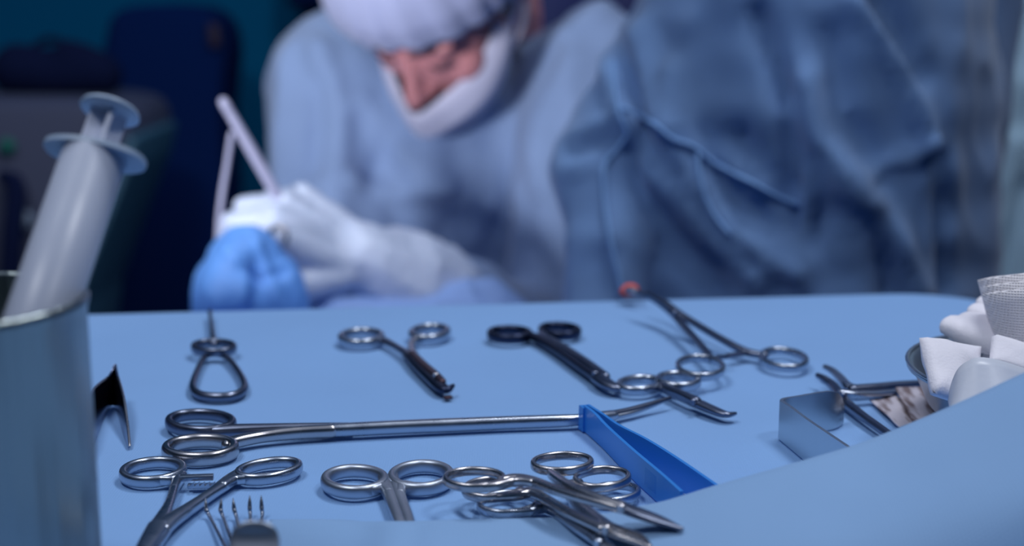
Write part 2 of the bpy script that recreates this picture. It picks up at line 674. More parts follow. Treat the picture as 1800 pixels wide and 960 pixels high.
def make_front_drape():
    ridge = [(472, 918.5, .0008), (580, 917.5, .0010), (640, 917, .0022), (690, 916, .0066), (728, 916, .0066), (790, 914, .0025), (900, 912, .002),
             (1040, 906, .0044), (1150, 885, .0123), (1203, 870, .0155), (1258, 853, .019), (1370, 821, .0255), (1490, 786, .0325),
             (1560, 760, .038), (1645, 725, .046), (1720, 692, .0535), (1800, 655, .062), (1900, 612, .072), (2020, 570, .08), (2180, 528, .087), (2350, 498, .090)]
    pts = [tuple(W(u, v, z)) for (u, v, z) in ridge]
    R = catmull(pts, 8)
    mb = MB()
    verts, faces = [], []
    back = [(.012, 0.0), (.0100, .04), (.008, .2), (.006, .5), (.0036, .8), (.0014, .96)]
    NT = 44
    for i, r in enumerate(R):
        r = V3(r)
        hr = r.z if r.z < .0012 else r.z
        sx = min(1, max(0, (r.x - 0.03) / 0.16))
        L = 0.052 + 0.036 * sx
        bk = 1.0 if hr > .008 else 0.25
        for (q, f) in back:
            b0_ = min(.0008, hr)
            verts.append(V3((r.x, r.y + q * bk, b0_ + (hr - b0_) * f)))
        for k in range(NT):
            q = 0.24 * k / (NT - 1)
            fall = 1.0 / (1 + math.exp((q - L - 0.012) / (0.010 - 0.006 * sx)))
            top = hr * (1 - 0.16 * min(1, q / L))
            z = (0.0012 + (top - 0.0012) * fall) if hr > .0012 else hr
            p = V3((r.x - 0.1 * q * sx, r.y - q, z))
            edge = min(1, k / 6)
            p.z += edge * (0.0012 if sx > 0 else 0.0002) * (noise.noise(p * 16) + 0.5 * noise.noise(p * 41)) * (0.4 + fall)
            p.z = max(p.z, min(hr, 0.0008))
            verts.append(p)
    m = len(back) + NT
    for i in range(len(R) - 1):
        for k in range(m - 1):
            faces.append((i * m + k, i * m + k + 1, (i + 1) * m + k + 1, (i + 1) * m + k))
    o = mb.add(verts, faces).build('folded_drape', M['drape_front'])
    md = o.modifiers.new('thickness', 'SOLIDIFY')
    md.thickness = 0.0006
    md.offset = -1
    tag(o, 'thick light blue drape fold rising in the foreground at right, covering tool ends', 'drape')


make_front_drape()

# ================================================================== INSTRUMENTS
# --- hemostat, front left
o = thing('artery_clamp', 'open steel ring-handled clamp with toothed ratchet, front left, beside the rake retractor', 'clamp', W(330, 880))
st = M['steel']
fring(o, st, 269, 830, 53, 17, -5)
fring(o, st, 472, 828, 54, 13.5, -8, z=.0024)
arm(o, st, [(316, 836, .0024, 2.6, 1.9), (308, 856, .0024, 1.7, 1.8), (299, 885, .0026, 1.7, 1.8), (286, 912, .003, 2.6, 1.9), (277, 928, .003, 3.2, 2.0)], bow=[(280, 846, .0027, 1.0, 1.9), (300, 845, .0027, 1.4, 1.9), (312, 844, .0026, 1.7, 1.9), (306, 860, .0025, 1.7, 1.8)])
arm(o, st, [(418, 833, .0026, 1.6, 1.8), (404, 845, .0026, 2.7, 1.9), (372, 868, .0026, 2.0, 1.9), (335, 893, .0028, 2.2, 2.0), (302, 915, .0032, 2.9, 2.2), (283, 932, .0032, 3.2, 2.2)], bow=[(450, 842, .0027, 1.0, 1.9), (428, 843, .0028, 1.4, 1.9), (410, 845, .0028, 1.8, 1.9), (392, 855, .0028, 2.0, 1.9)])
arm(o, st, [(279, 926, .0036, 3.6, 2.2), (264, 950, .0036, 3.2, 2.0), (238, 992, .003, 2.2, 1.7), (215, 1030, .003, 1.2, 1.2)], 'jaw')
arm(o, st, [(286, 930, .0026, 3.2, 1.8), (272, 953, .0026, 2.8, 1.8), (244, 995, .0026, 2.2, 1.6), (219, 1032, .0026, 1.2, 1.2)], 'jaw')
obox(MB(), W(316, 840.5, .0042), W(375.5, 838.5, .0042), .0030, .0022).build('ratchet', st, o, smooth='auto')
mb = obox(MB(), W(392, 853.5, .0012), W(330, 854.5, .0012), .0024, .0018)
for i in range(5):
    c = W(338 + i * 9, 854, .0021)
    mb.add([c + V3((-.0011, -.001, 0)), c + V3((.0011, -.001, 0)), c + V3((.0008, -.001, .0015)),
            c + V3((-.0011, .001, 0)), c + V3((.0011, .001, 0)), c + V3((.0008, .001, .0015))],
           [(0, 1, 2), (5, 4, 3), (0, 3, 4, 1), (1, 4, 5, 2), (2, 5, 3, 0)])
mb.build('toothed_ratchet', st, o, smooth=False)

# --- scissors whose blades slip under the drape fold
o = thing('scissors', 'satin steel scissors whose blades disappear under the front drape fold', 'scissors', W(690, 860))
ss = M['steel_satin']
fring(o, ss, 624, 846.5, 52, 19, 0, w=2.0, h=2.2)
fring(o, ss, 740, 840, 51, 20.5, -3, w=2.0, h=2.2)
arm(o, ss, [(670, 838, .0024, 1.4, 2.0), (675, 847, .0024, 2.0, 2.0), (683, 866, .0024, 2.2, 2.0), (692, 891, .0024, 2.0, 1.9), (702, 917, .0024, 1.9, 1.8), (716, 950, .002, 1.6, 1.5)], bow=[(636, 864, .0027, 1.3, 2.0), (656, 862, .0027, 1.7, 2.1), (673, 858, .0027, 1.9, 2.1), (684, 868, .0025, 1.9, 2.0)])
arm(o, ss, [(692, 838, .0024, 1.6, 2.0), (694, 852, .0024, 2.0, 2.0), (700, 868, .0024, 2.2, 2.0), (709, 892, .0024, 2.0, 1.9), (718, 917, .0024, 1.9, 1.8), (724, 950, .002, 1.6, 1.5)], bow=[(754, 858, .0027, 1.3, 2.0), (728, 858, .0027, 1.7, 2.1), (708, 856, .0027, 1.9, 2.1), (703, 870, .0025, 1.9, 2.0)])

# --- pile of three
sw = M['steel_warm']
def pair(o, m, r1, r2, z, s1, s2, jaw, zr=None, w=1.12, h=1.45, jawm=None, bow1=None):
    fring(o, m, *r1, z=z, w=w, h=h)
    fring(o, m, *r2, z=zr or z, w=w, h=h)
    arm(o, m, s1, bow=bow1)
    arm(o, m, s2)
    if jaw:
        for j in jaw:
            arm(o, jawm or m, j, 'blade', power=2.2)


o = thing('scissors', 'lowest steel scissors of the overlapping pile, flat on the drape', 'scissors', W(985, 890), 'scissors piled front right of centre')
pair(o, st, (893, 886, 51, 17.5, -3), (1077, 868, 45, 14, -4), .0024,
     [(938, 893, .0024, 1.5, 1.6), (962, 891, .0026, 2.2, 1.7), (985, 906, .004, 1.9, 1.6), (1020, 931, .0062, 1.9, 1.5), (1050, 950, .007, 2.1, 1.5)],
     [(1038, 874, .0024, 1.5, 1.6), (1012, 880, .0026, 2.2, 1.7), (1016, 898, .004, 1.9, 1.6), (1036, 928, .0062, 1.9, 1.5), (1056, 950, .007, 2.1, 1.5)],
     [[(1046, 946, .0072, 2.4, 1.4), (1075, 970, .0072, 2.4, 1.2), (1110, 1000, .0072, .8, .8)]],
     bow1=[(900, 903, .0026, 1.0, 1.5), (932, 900, .0028, 1.3, 1.6), (958, 893, .0030, 1.7, 1.6), (984, 905, .0040, 1.8, 1.6)])
screw(o, st, 1052, 952, .0088, 1.6)
g = MB()
sweep(g, px([(1012, 883, .0042, 1.3, .5), (1030, 900, .0056, 1.3, .5)]), n=4).build('gilt_ratchet', M['gold'], o, label='gold plated ratchet tab')

o = thing('scissors', 'middle steel scissors of the pile with broad curved blades pointing to the bottom edge', 'scissors', W(990, 880), 'scissors piled front right of centre')
pair(o, sw, (866, 860, 50, 16, -3), (1058, 842, 47, 16, -3), .0062,
     [(912, 866, .0066, 1.5, 1.6), (937, 867, .0070, 2.2, 1.7), (960, 879, .0074, 1.9, 1.6), (1000, 902, .0090, 1.9, 1.5), (1060, 930, .0112, 2.0, 1.5)],
     [(1018, 849, .0066, 1.5, 1.6), (998, 856, .0066, 2.2, 1.7), (1006, 876, .0074, 1.9, 1.6), (1034, 900, .0090, 1.9, 1.5), (1072, 928, .0112, 2.0, 1.5)],
     [[(1060, 922, .0112, 2.2, 1.5), (1084, 935, .0112, 3.4, 1.5), (1115, 946, .0112, 3.4, 1.2), (1142, 962, .0112, 1.0, .8)]], zr=.0070,
     bow1=[(872, 876, .0064, 1.0, 1.5), (905, 873, .0068, 1.3, 1.6), (935, 867, .0072, 1.8, 1.6), (962, 880, .0076, 1.8, 1.6)])
screw(o, sw, 1066, 928, .0130, 1.6)

o = thing('scissors', 'topmost steel scissors of the pile, long closed blades pointing to the lower right', 'scissors', W(1000, 870), 'scissors piled front right of centre')
pair(o, sw, (834, 843, 51, 15, 0), (988, 815, 51, 14, -2), .0128,
     [(880, 847, .0130, 1.5, 1.6), (903, 842, .0134, 2.0, 1.7), (935, 846, .0142, 2.0, 1.6), (990, 866, .0162, 1.9, 1.5), (1050, 883, .0172, 1.9, 1.5), (1092, 893, .0172, 2.2, 1.5)],
     [(968, 831, .0136, 1.3, 1.5), (976, 839, .0150, 1.9, 1.6), (1006, 858, .0172, 1.7, 1.5), (1050, 875, .0180, 1.7, 1.4), (1092, 889, .0180, 2.0, 1.4)],
     [[(1080, 886, .0174, 2.2, 1.5), (1120, 901, .0168, 2.6, 1.4), (1160, 915, .0160, 2.2, 1.1), (1198, 930, .0152, .7, .7)],
      [(1080, 890, .0156, 2.0, 1.2), (1120, 904, .0150, 2.4, 1.1), (1160, 918, .0144, 2.0, .9), (1196, 931, .0140, .7, .6)]], jawm=M['steel_dark'],
     bow1=[(840, 858, .0130, 1.0, 1.5), (872, 855, .0132, 1.3, 1.6), (905, 846, .0136, 1.7, 1.6), (938, 848, .0144, 1.9, 1.6)])
screw(o, sw, 1092, 891, .0194, 1.6)

# --- long curved clamp across the middle
o = thing('long_clamp', 'very long closed steel clamp with a curved tip lying across the middle of the drape', 'clamp', W(650, 760))
sd = M['steel_dark']
fring(o, sd, 353, 744, 56, 15.5, 1, z=.0030, w=1.9, h=2.2, label='dark finger ring of the rear handle')
fring(o, sw, 352, 791, 60, 16.5, -2, z=.0026, w=2.1, h=2.5, label='bright finger ring of the front handle')
arm(o, sd, [(318, 756, .0030, 1.2, 2.0), (370, 759, .0032, 2.2, 2.3), (413, 757, .0034, 2.6, 2.5), (490, 754, .0036, 2.0, 2.2), (560, 752, .0036, 1.6, 2.0), (620, 750.5, .0036, 1.2, 1.8)], label='dark rear shank')  # darker steel tone stands in for the dark reflection along this shank
arm(o, sw, [(400, 783, .0030, 2.4, 2.2), (418, 776, .0032, 2.6, 2.4), (465, 767, .0034, 2.3, 2.4), (520, 761, .0036, 2.4, 2.6), (584, 757.5, .0036, 2.5, 2.7)], label='bright front shank')
arm(o, st, [(580, 757, .0036, 2.6, 2.7), (700, 751, .0036, 2.6, 2.7), (800, 747, .0036, 2.6, 2.7), (900, 743, .0036, 2.4, 2.6), (985, 740, .0036, 2.3, 2.5), (1022, 738, .0036, 2.0, 2.2)], 'closed_shaft')
arm(o, st, [(1018, 738, .0036, 2.2, 2.3), (1050, 735, .0036, 2.6, 2.4), (1078, 730, .0036, 2.4, 2.0)], 'box_lock')
arm(o, sd, [(1070, 729, .0036, 1.6, 1.4), (1105, 722, .0036, 1.5, 1.3), (1140, 712, .0040, 1.3, 1.2), (1178, 699, .0052, .6, .7)], 'jaw')
arm(o, st, [(1070, 734, .0026, 1.6, 1.2), (1105, 727, .0026, 1.4, 1.1), (1140, 715, .0032, 1.2, 1.0), (1177, 701, .0046, .6, .6)], 'jaw')

# --- blue plastic tweezers
o = thing('plastic_tweezers', 'blue plastic tweezers standing on edge, open end under the drape fold', 'tweezers', W(1110, 810))
bp = M['blueplastic']
def top_over(b, pix):   # point above base b, seen at pixel row pix, kept upright
    d = (b - CAM).dot(FW)
    dv = proj(b)[1] - pix
    return b + V3((0, 0, dv / FPX * d / math.cos(PITCH)))
nb = [W(1028, 757), W(1046, 773), W(1067, 793), W(1110, 838), W(1160, 884), W(1197, 917)]
nt_ = [top_over(nb[0], 712), top_over(nb[1], 726), top_over(nb[2], 748), top_over(nb[3], 787), top_over(nb[4], 829), top_over(nb[5], 862)]
ribbon(MB(), nb, nt_, .0014).build('arm', bp, o, smooth='auto')
fb = [W(1033, 755), W(1060, 775), W(1088, 798), W(1135, 823), W(1190, 857), W(1266, 906)]
ft_ = [top_over(fb[0], 710), top_over(fb[1], 727), top_over(fb[2], 746), top_over(fb[3], 770), top_over(fb[4], 804), top_over(fb[5], 856)]
ribbon(MB(), fb, ft_, .0014).build('arm', bp, o, smooth='auto')
mb = MB()
p0, p1 = W(1025, 753), W(1037, 763)
ribbon(mb, [p0 + V3((-.0004, 0, 0)), p0.lerp(p1, .6)], [top_over(p0, 711), top_over(p0.lerp(p1, .6), 716)], .0042)
mb.build('joined_end', bp, o, smooth='auto')
mb = MB()
for i in range(9):
    f = i / 8
    b = nb[3].lerp(nb[4], .55 + .35 * f)
    tpt = nt_[3].lerp(nt_[4], .55 + .35 * f)
    a, c = b.lerp(tpt, .22), b.lerp(tpt, .80)
    dv = V3((-.00066, -.0003, 0))
    sweep(mb, [tuple(a + dv) + (.00016, .00016), tuple(c + dv) + (.00016, .00016)], n=1, seg=6, up=(0, 1, 0))
mb.build('grip_ridges', bp, o)

# --- rake retractor (prongs up) with bent blade at the near end
o = thing('rake_retractor', 'five-pronged steel rake retractor with prongs up and a blurred blunt blade nearest the camera', 'retractor', W(430, 985))
hub = W(430, 992, .002)
for (tip, bend, el) in (((361, 876), (363, 898), (369, 909)), ((389, 876), (388, 898), (392, 909)), ((409.5, 876), (412, 898), (416, 911)),
                        ((439, 871), (439, 894), (440, 908)), ((459, 871), (460, 894), (461, 908))):
    b = W(el[0], el[1], .0010)
    dd = (b - CAM).dot(FW)
    pb = D(bend[0], bend[1], dd + .003)
    pt = D(tip[0], tip[1], dd + .004)
    hp = hub + V3((((el[0] - 415) / 50) * .004, 0, 0))
    sweep(MB(), [tuple(hp) + (.0008, .0008), tuple(hp.lerp(b, .5)) + (.0007, .0007), tuple(b) + (.0007, .0007), tuple(pb) + (.00085, .00085),
                 tuple(pb.lerp(pt, .5)) + (.00065, .00065), tuple(pt) + (.00012, .00012)], n=5, seg=10, up=(1, 0, .1)).build('prong', st, o)
bl0 = W(441, 1120, .003)
bl0.y = 0.405
sweep(MB(), [tuple(hub) + (.005, .0012), (hub.x, hub.y - .01, .003, .004, .0014), (bl0.x, bl0.y + .012, .003, .004, .0014), (bl0.x, bl0.y + .003, .004, .0055, .0014)], n=5, power=3).build('shaft', M['steel_satin'], o)
btop = D(445, 922, .437)
zt = btop.z
xb, yb = btop.x, btop.y
sweep(MB(), [(bl0.x, bl0.y + .004, .0035, .0050, .0008), (xb, yb - .012, .010, .0078, .0008), (xb, yb - .006, .018, .0080, .0008), (xb, yb, zt - .007, .0079, .0008), (xb, yb + .0015, zt - .004, .0074, .0008),
             (xb, yb + .002, zt - .0018, .0062, .0008), (xb, yb + .0024, zt - .0004, .0042, .0007), (xb, yb + .0026, zt, .0020, .0006)], n=6, power=2.6, up=(0, 1, .35), round_ends=False).build('blade', M['steel_satin'], o)

# --- thumb forceps at the left, standing on edge beside the cup
o = thing('tissue_forceps', 'dark broad thumb forceps standing like a tent beside the steel cup', 'forceps', W(193, 735))
fb = M['forceps']
b0 = W(198, 712)
def at_depth(u, v, b):
    return D(u, v, (b - CAM).dot(FW))
lb = [b0, W(189, 722), W(174, 756), W(158, 800), W(152, 826)]
lt = [at_depth(202, 640, b0), at_depth(189, 664, lb[1]), at_depth(159, 692, lb[2]), at_depth(149, 745, lb[3]), at_depth(150, 822, lb[4])]
ribbon(MB(), lb, lt, .0009).build('arm', fb, o, smooth='auto')
rb = [b0 + V3((.0005, 0, 0)), W(206, 722), W(213, 745), W(219, 768), W(227, 788)]
rt = [at_depth(203, 640, rb[0]), at_depth(208, 664, rb[1]), at_depth(217, 696, rb[2]), at_depth(224, 742, rb[3]), at_depth(228, 784, rb[4])]
ribbon(MB(), rb, rt, .0009).build('arm', fb, o, smooth='auto')
for pts, nm in (((lt), 'rim'), ((rt), 'rim')):
    sweep(MB(), [tuple(p) + (.00065, .00065) for p in pts[1:]], n=5, seg=8).build(nm, M['steel_warm'], o, label='bright polished edge')

# --- loop-handled hook
o = thing('hook_retractor', 'steel retractor with a triangular loop handle and thin rod pointing away to the far edge', 'retractor', W(383, 660))
fring(o, sd, 376, 611, 36, 9, 0, z=.0045, w=1.5, h=1.9, name='oval_loop')
sweep(MB(), px([(377, 622, .003, 1.7, 1.9), (360, 628, .0028, 1.6, 1.8), (346, 655, .0024, 1.7, 1.9), (339, 682, .0024, 2.0, 2.2), (352, 695, .0024, 2.2, 2.4), (383, 699, .0024, 2.3, 2.5), (415, 695, .0024, 2.2, 2.4), (430, 681, .0024, 2.0, 2.2),
                (420, 655, .0024, 1.7, 1.9), (398, 628, .0028, 1.6, 1.8)]), closed=True, n=8, seg=16).build('loop_handle', sd, o)
arm(o, sd, [(376, 605, .0045, 1.6, 1.7), (374, 590, .0045, 1.3, 1.4), (372, 572, .0042, 1.0, 1.1), (370, 558, .004, 1.0, 1.1), (369, 546, .0045, 1.0, 1.0)], 'rod')

# --- spread ring clamp with angular tip (far middle)
o = thing('bandage_scissors', 'bright-ringed steel scissors with dark angled tip, far side left of centre', 'scissors', W(705, 630))
fring(o, st, 635, 594, 36, 10.5, -2, z=.0030, w=1.9, h=2.2)
fring(o, st, 755, 586, 32, 10, -4, z=.0030, w=1.9, h=2.2)
arm(o, sd, [(668, 597, .0034, 2.0, 2.0), (680, 601, .0036, 1.7, 1.7), (700, 612, .0040, 1.5, 1.5), (719, 624, .0040, 2.4, 1.8)])
arm(o, sw, [(731, 594, .0032, 1.6, 1.8), (724, 603, .0036, 1.5, 1.6), (723, 615, .0038, 1.7, 1.6), (727, 626, .0040, 2.2, 1.6)])
arm(o, M['steel_black'], [(716, 622, .0034, 2.6, 2.0), (735, 642, .0034, 3.3, 2.2), (757, 664, .0034, 3.3, 2.2), (775, 681, .0034, 3.0, 2.0), (786, 685, .0036, 2.0, 1.6), (797, 678, .0046, .7, .9)], 'jaw')
arm(o, M['brown'], [(724, 621, .0052, 1.8, 1.4), (745, 642, .0054, 2.0, 1.5), (766, 660, .0054, 2.0, 1.5), (778, 671, .0052, 1.6, 1.3)], 'jaw', label='brownish upper jaw')
screw(o, sw, 766, 659, .0068, 1.4)
c = W(787, 699, .0009)
box(MB(), c, .0042, .0034, .0016, Matrix.Rotation(.4, 3, 'Z'), .0004).build('metal_chip', M['brown'])
tag(bpy.data.objects['metal_chip'], 'tiny brown metal chip on the drape just below the dark angled scissor tip', 'chip')

# --- dark clamp
o = thing('artery_clamp', 'dark closed steel clamp with near-black finger rings at the far side', 'clamp', W(980, 630))
sb = M['steel_black']
fring(o, sb, 896, 588, 35, 8.5, 1, z=.0034, w=1.8, h=2.2, label='near-black finger ring')
fring(o, sb, 984, 582, 33, 8.5, 3, z=.0034, w=1.8, h=2.2, label='near-black finger ring')
arm(o, sb, [(925, 590, .0036, 2.0, 2.0), (940, 593, .0036, 2.6, 2.1), (975, 613, .0036, 2.3, 2.1), (1020, 645, .0036, 2.0, 2.0), (1056, 670, .0036, 2.0, 2.0)])
arm(o, sd, [(957, 584, .0036, 1.8, 2.0), (955, 592, .0038, 2.4, 2.1), (985, 609, .0040, 2.3, 2.1), (1030, 638, .0040, 2.2, 2.0), (1064, 663, .0038, 2.2, 2.0)])
arm(o, sd, [(1052, 665, .0038, 3.6, 2.1), (1068, 676, .0036, 3.4, 2.0), (1082, 682, .0034, 2.4, 1.7), (1094, 684, .003, 1.4, 1.2)], 'jaw')
screw(o, sd, 1046, 656, .0064, 1.6)

# --- scissors mid right
o = thing('scissors', 'steel scissors with narrow curved blades pointing right, touching the dark clamp tip', 'scissors', W(1190, 690))
fring(o, st, 1124, 677, 36, 10.5, -3, z=.0028, w=1.7, h=2.0)
fring(o, st, 1192, 670, 35, 10.5, 2, z=.0044, w=1.7, h=2.0)
arm(o, sd, [(1154, 680, .0032, 1.8, 1.8), (1166, 683, .0038, 2.2, 1.8), (1196, 697, .0040, 2.2, 1.8), (1222, 708, .0040, 2.3, 1.8)])
arm(o, sd, [(1164, 675, .0046, 1.8, 1.7), (1172, 682, .0052, 2.0, 1.6), (1198, 693, .0056, 2.0, 1.6), (1224, 705, .0056, 2.2, 1.6)])
arm(o, sd, [(1216, 704, .0044, 2.5, 1.6), (1250, 719, .0040, 2.4, 1.4), (1275, 728, .0036, 1.9, 1.1), (1293, 727, .0034, .6, .7)], 'blade')
arm(o, sd, [(1216, 708, .0026, 2.3, 1.2), (1250, 722, .0024, 2.2, 1.1), (1274, 730, .0024, 1.7, .9), (1290, 729, .0024, .6, .6)], 'blade')
screw(o, sd, 1219, 705, .0066, 1.4)

# --- sponge forceps
o = thing('sponge_forceps', 'large open ring-handled steel forceps reaching over the far edge of the drape', 'forceps', W(1270, 620))
fring(o, st, 1231, 646, 40, 16.5, 3, z=.0064, w=1.4, h=1.8)
fring(o, st, 1378, 632, 40, 15, 7, z=.0030, w=1.5, h=1.8)
arm(o, sd, [(1252, 633, .0066, 1.7, 1.7), (1240, 617, .0074, 1.7, 1.6), (1205, 577, .0096, 1.9, 1.7), (1180, 548, .0120, 2.2, 1.8), (1152, 527, .0150, 2.0, 1.7), (1122, 514, .0170, 1.3, 1.3)])
arm(o, sd, [(1345, 625, .0034, 1.9, 1.8), (1310, 618, .0040, 2.2, 1.8), (1264, 594, .0070, 1.8, 1.7), (1222, 569, .0096, 1.8, 1.7), (1190, 549, .0128, 2.1, 1.7), (1168, 532, .0158, 1.9, 1.6), (1138, 516, .0176, 1.3, 1.3)])
obox(MB(), W(1320, 619, .0040), W(1278, 626, .0040), .0034, .0022, .0004).build('ratchet', sd, o, smooth='auto')
obox(MB(), W(1246, 630, .0068), W(1280, 627, .0060), .0030, .0020, .0004).build('ratchet', sd, o, smooth='auto')
screw(o, sd, 1186, 549, .0146, 1.7)
fl, tl = D(1124, 515, .885), D(1100, 509, .90)
sweep(MB(), [tuple(fl) + (.0018, .0014), tuple(D(1108, 510, .892)) + (.0034, .0022), tuple(tl) + (.0016, .0014)], n=5).build('jaw_tip', M['steel'], o)
mb = MB()
V, N, F = blob([], [(D(1108, 509, .90), (.0058, .005, .0042)), (D(1100, 513, .898), (.004, .004, .0034))], .0007, 3)
V = wrinkle(V, N, (), .0004, 300, (1, 1, 1))
tag(mb.add(V, F).build('swab', M['red']), 'tiny red-stained swab gripped in the tips of the large open forceps', 'swab')

# --- curved clamp beside the bowl
o = thing('curved_clamp', 'open curved steel clamp whose jaws rise behind the angled retractor, handles under bowl and fold', 'clamp', W(1510, 700))
arm(o, sd, [(1437, 660, .006, 1.0, 1.2), (1450, 667, .0056, 1.6, 1.6), (1463, 677, .0046, 1.9, 1.8), (1476, 694, .0040, 2.2, 1.9), (1484, 708, .0036, 2.6, 1.9)], 'jaw')
arm(o, sd, [(1482, 705, .0036, 2.4, 1.9), (1515, 731, .0034, 1.9, 1.8), (1545, 752, .0034, 1.6, 1.7), (1580, 778, .0032, 1.8, 1.7)])
arm(o, st, [(1450, 645, .0064, 1.0, 1.2), (1463, 652, .0060, 1.5, 1.5), (1476, 664, .0054, 1.8, 1.7), (1489, 678, .0048, 2.0, 1.8), (1502, 684, .0044, 2.3, 1.9)], 'jaw')
arm(o, sd, [(1498, 684, .0046, 2.2, 1.8), (1540, 681, .0044, 1.9, 1.8), (1580, 677, .0042, 1.8, 1.7), (1618, 675, .0036, 1.8, 1.7)])
arm(o, st, [(1478, 690, .0058, 2.2, 1.4), (1500, 692, .0054, 2.0, 1.4), (1540, 692, .0042, 1.7, 1.3), (1576, 689, .0030, 1.6, 1.3)], 'lock_bar')
screw(o, sd, 1482, 693, .0070, 1.8)

# --- angled flat retractor
o = thing('angled_retractor', 'wide flat steel retractor bent to a sharp corner, standing on edge before the curved clamp', 'retractor', W(1400, 770))
sbm = M['steel_brush']
cb = W(1371, 771)
fbm = [cb, W(1388, 785), W(1414, 807), W(1450, 838), W(1498, 879)]
ftp = [top_over(cb, 703), top_over(fbm[1], 714), top_over(fbm[2], 733.5), top_over(fbm[3], 758), top_over(fbm[4], 790)]
ribbon(MB(), fbm, ftp, .0016).build('handle_leg', sbm, o, smooth='auto')
bb = [cb, W(1376, 766), W(1400, 762), W(1440, 757), W(1460, 754), W(1472, 750), W(1480, 743)]
btp = [top_over(cb, 703), top_over(bb[1], 699), top_over(bb[2], 695), top_over(bb[3], 688), top_over(bb[4], 687), top_over(bb[5], 693), top_over(bb[6], 712)]
ribbon(MB(), bb, btp, .0016).build('blade_leg', sbm, o, smooth='auto')

# --- stained gauze sheets under the bowl edge
def sheet(name, corners, z, m, lab, cat, grp=None, thick=.0007, amp=.0008):
    c = [W(u, v, z) for u, v in corners]
    mb = MB()
    nx, ny = 22, 16
    vs, fs = [], []
    for j in range(ny):
        for i in range(nx):
            a, b = i / (nx - 1), j / (ny - 1)
            p = c[0].lerp(c[1], a).lerp(c[3].lerp(c[2], a), b)
            vs.append(p + V3((0, 0, amp * (1 + noise.noise(p * 60)))))
    for j in range(ny - 1):
        for i in range(nx - 1):
            k = j * nx + i
            fs.append((k, k + 1, k + nx + 1, k + nx))
    o = mb.add(vs, fs).build(name, m)
    md = o.modifiers.new('thickness', 'SOLIDIFY')
    md.thickness = thick
    tag(o, lab, cat, grp)
    return o


def stain_mat():
    m = mat('stained_gauze', (200, 196, 208), 0.85, bump=0.2, bump_scale=600)
    nt = m.node_tree
    b = nt.nodes['Principled BSDF']
    tc = nt.nodes.new('ShaderNodeTexCoord')
    mp = nt.nodes.new('ShaderNodeMapping')
    mp.inputs['Rotation'].default_value = (0, 0, math.radians(-30))
    mp.inputs['Scale'].default_value = (0.8, 0.16, 1)
    nt.links.new(tc.outputs['Object'], mp.inputs['Vector'])
    n = nt.nodes.new('ShaderNodeTexNoise')
    n.inputs['Scale'].default_value = 230
    n.inputs['Detail'].default_value = 2
    nt.links.new(mp.outputs['Vector'], n.inputs['Vector'])
    cr = nt.nodes.new('ShaderNodeValToRGB')
    cr.color_ramp.elements[0].position = 0.47
    cr.color_ramp.elements[0].color = lin(198, 192, 204)
    cr.color_ramp.elements[1].position = 0.60
    cr.color_ramp.elements[1].color = lin(120, 104, 108)
    nt.links.new(n.outputs['Fac'], cr.inputs['Fac'])
    nt.links.new(cr.outputs['Color'], b.inputs['Base Color'])
    return m


M['stain'] = stain_mat()
sheet('gauze_sheet', [(1528, 706), (1572, 698), (1640, 742), (1582, 757)], .0004, M['stain'], 'white gauze sheet with brown streaks lying partly under the other stained sheet', 'gauze', 'stained gauze sheets by the bowl')
sheet('gauze_sheet', [(1574, 686), (1632, 684), (1668, 742), (1606, 748)], .0034, M['stain'], 'brown-stained gauze sheet pressed against the lower left side of the bowl', 'gauze', 'stained gauze sheets by the bowl')

# --- bowl and gauze
BC = D(1888, 648, 0.625)
BR, BH = 0.0715, BC.z
o = thing('steel_bowl', 'shallow round steel bowl full of gauze at the right edge', 'bowl', (BC.x, BC.y, 0))
prof = [(.0005, .001), (.040, .001), (.050, .004), (.060, .014), (.0675, BH - .002), (BR - .001, BH), (BR, BH - .0006), (BR - .0004, BH - .0022), (.0682, BH - .004), (.0612, .013), (.051, .0025), (.041, 0), (.0005, 0)]
lathe(MB(), prof, (BC.x, BC.y, 0), seg=72).build('bowl_body', M['steel_brush'], o)
rimr = []
for i in range(64):
    a = 2 * math.pi * i / 64
    rimr.append((BC.x + (BR - .0008) * math.cos(a), BC.y + (BR - .0008) * math.sin(a), BH, .0011, .0008))
sweep(MB(), rimr, closed=True, n=1, seg=10).build('rolled_rim', M['steel_brush'], o)


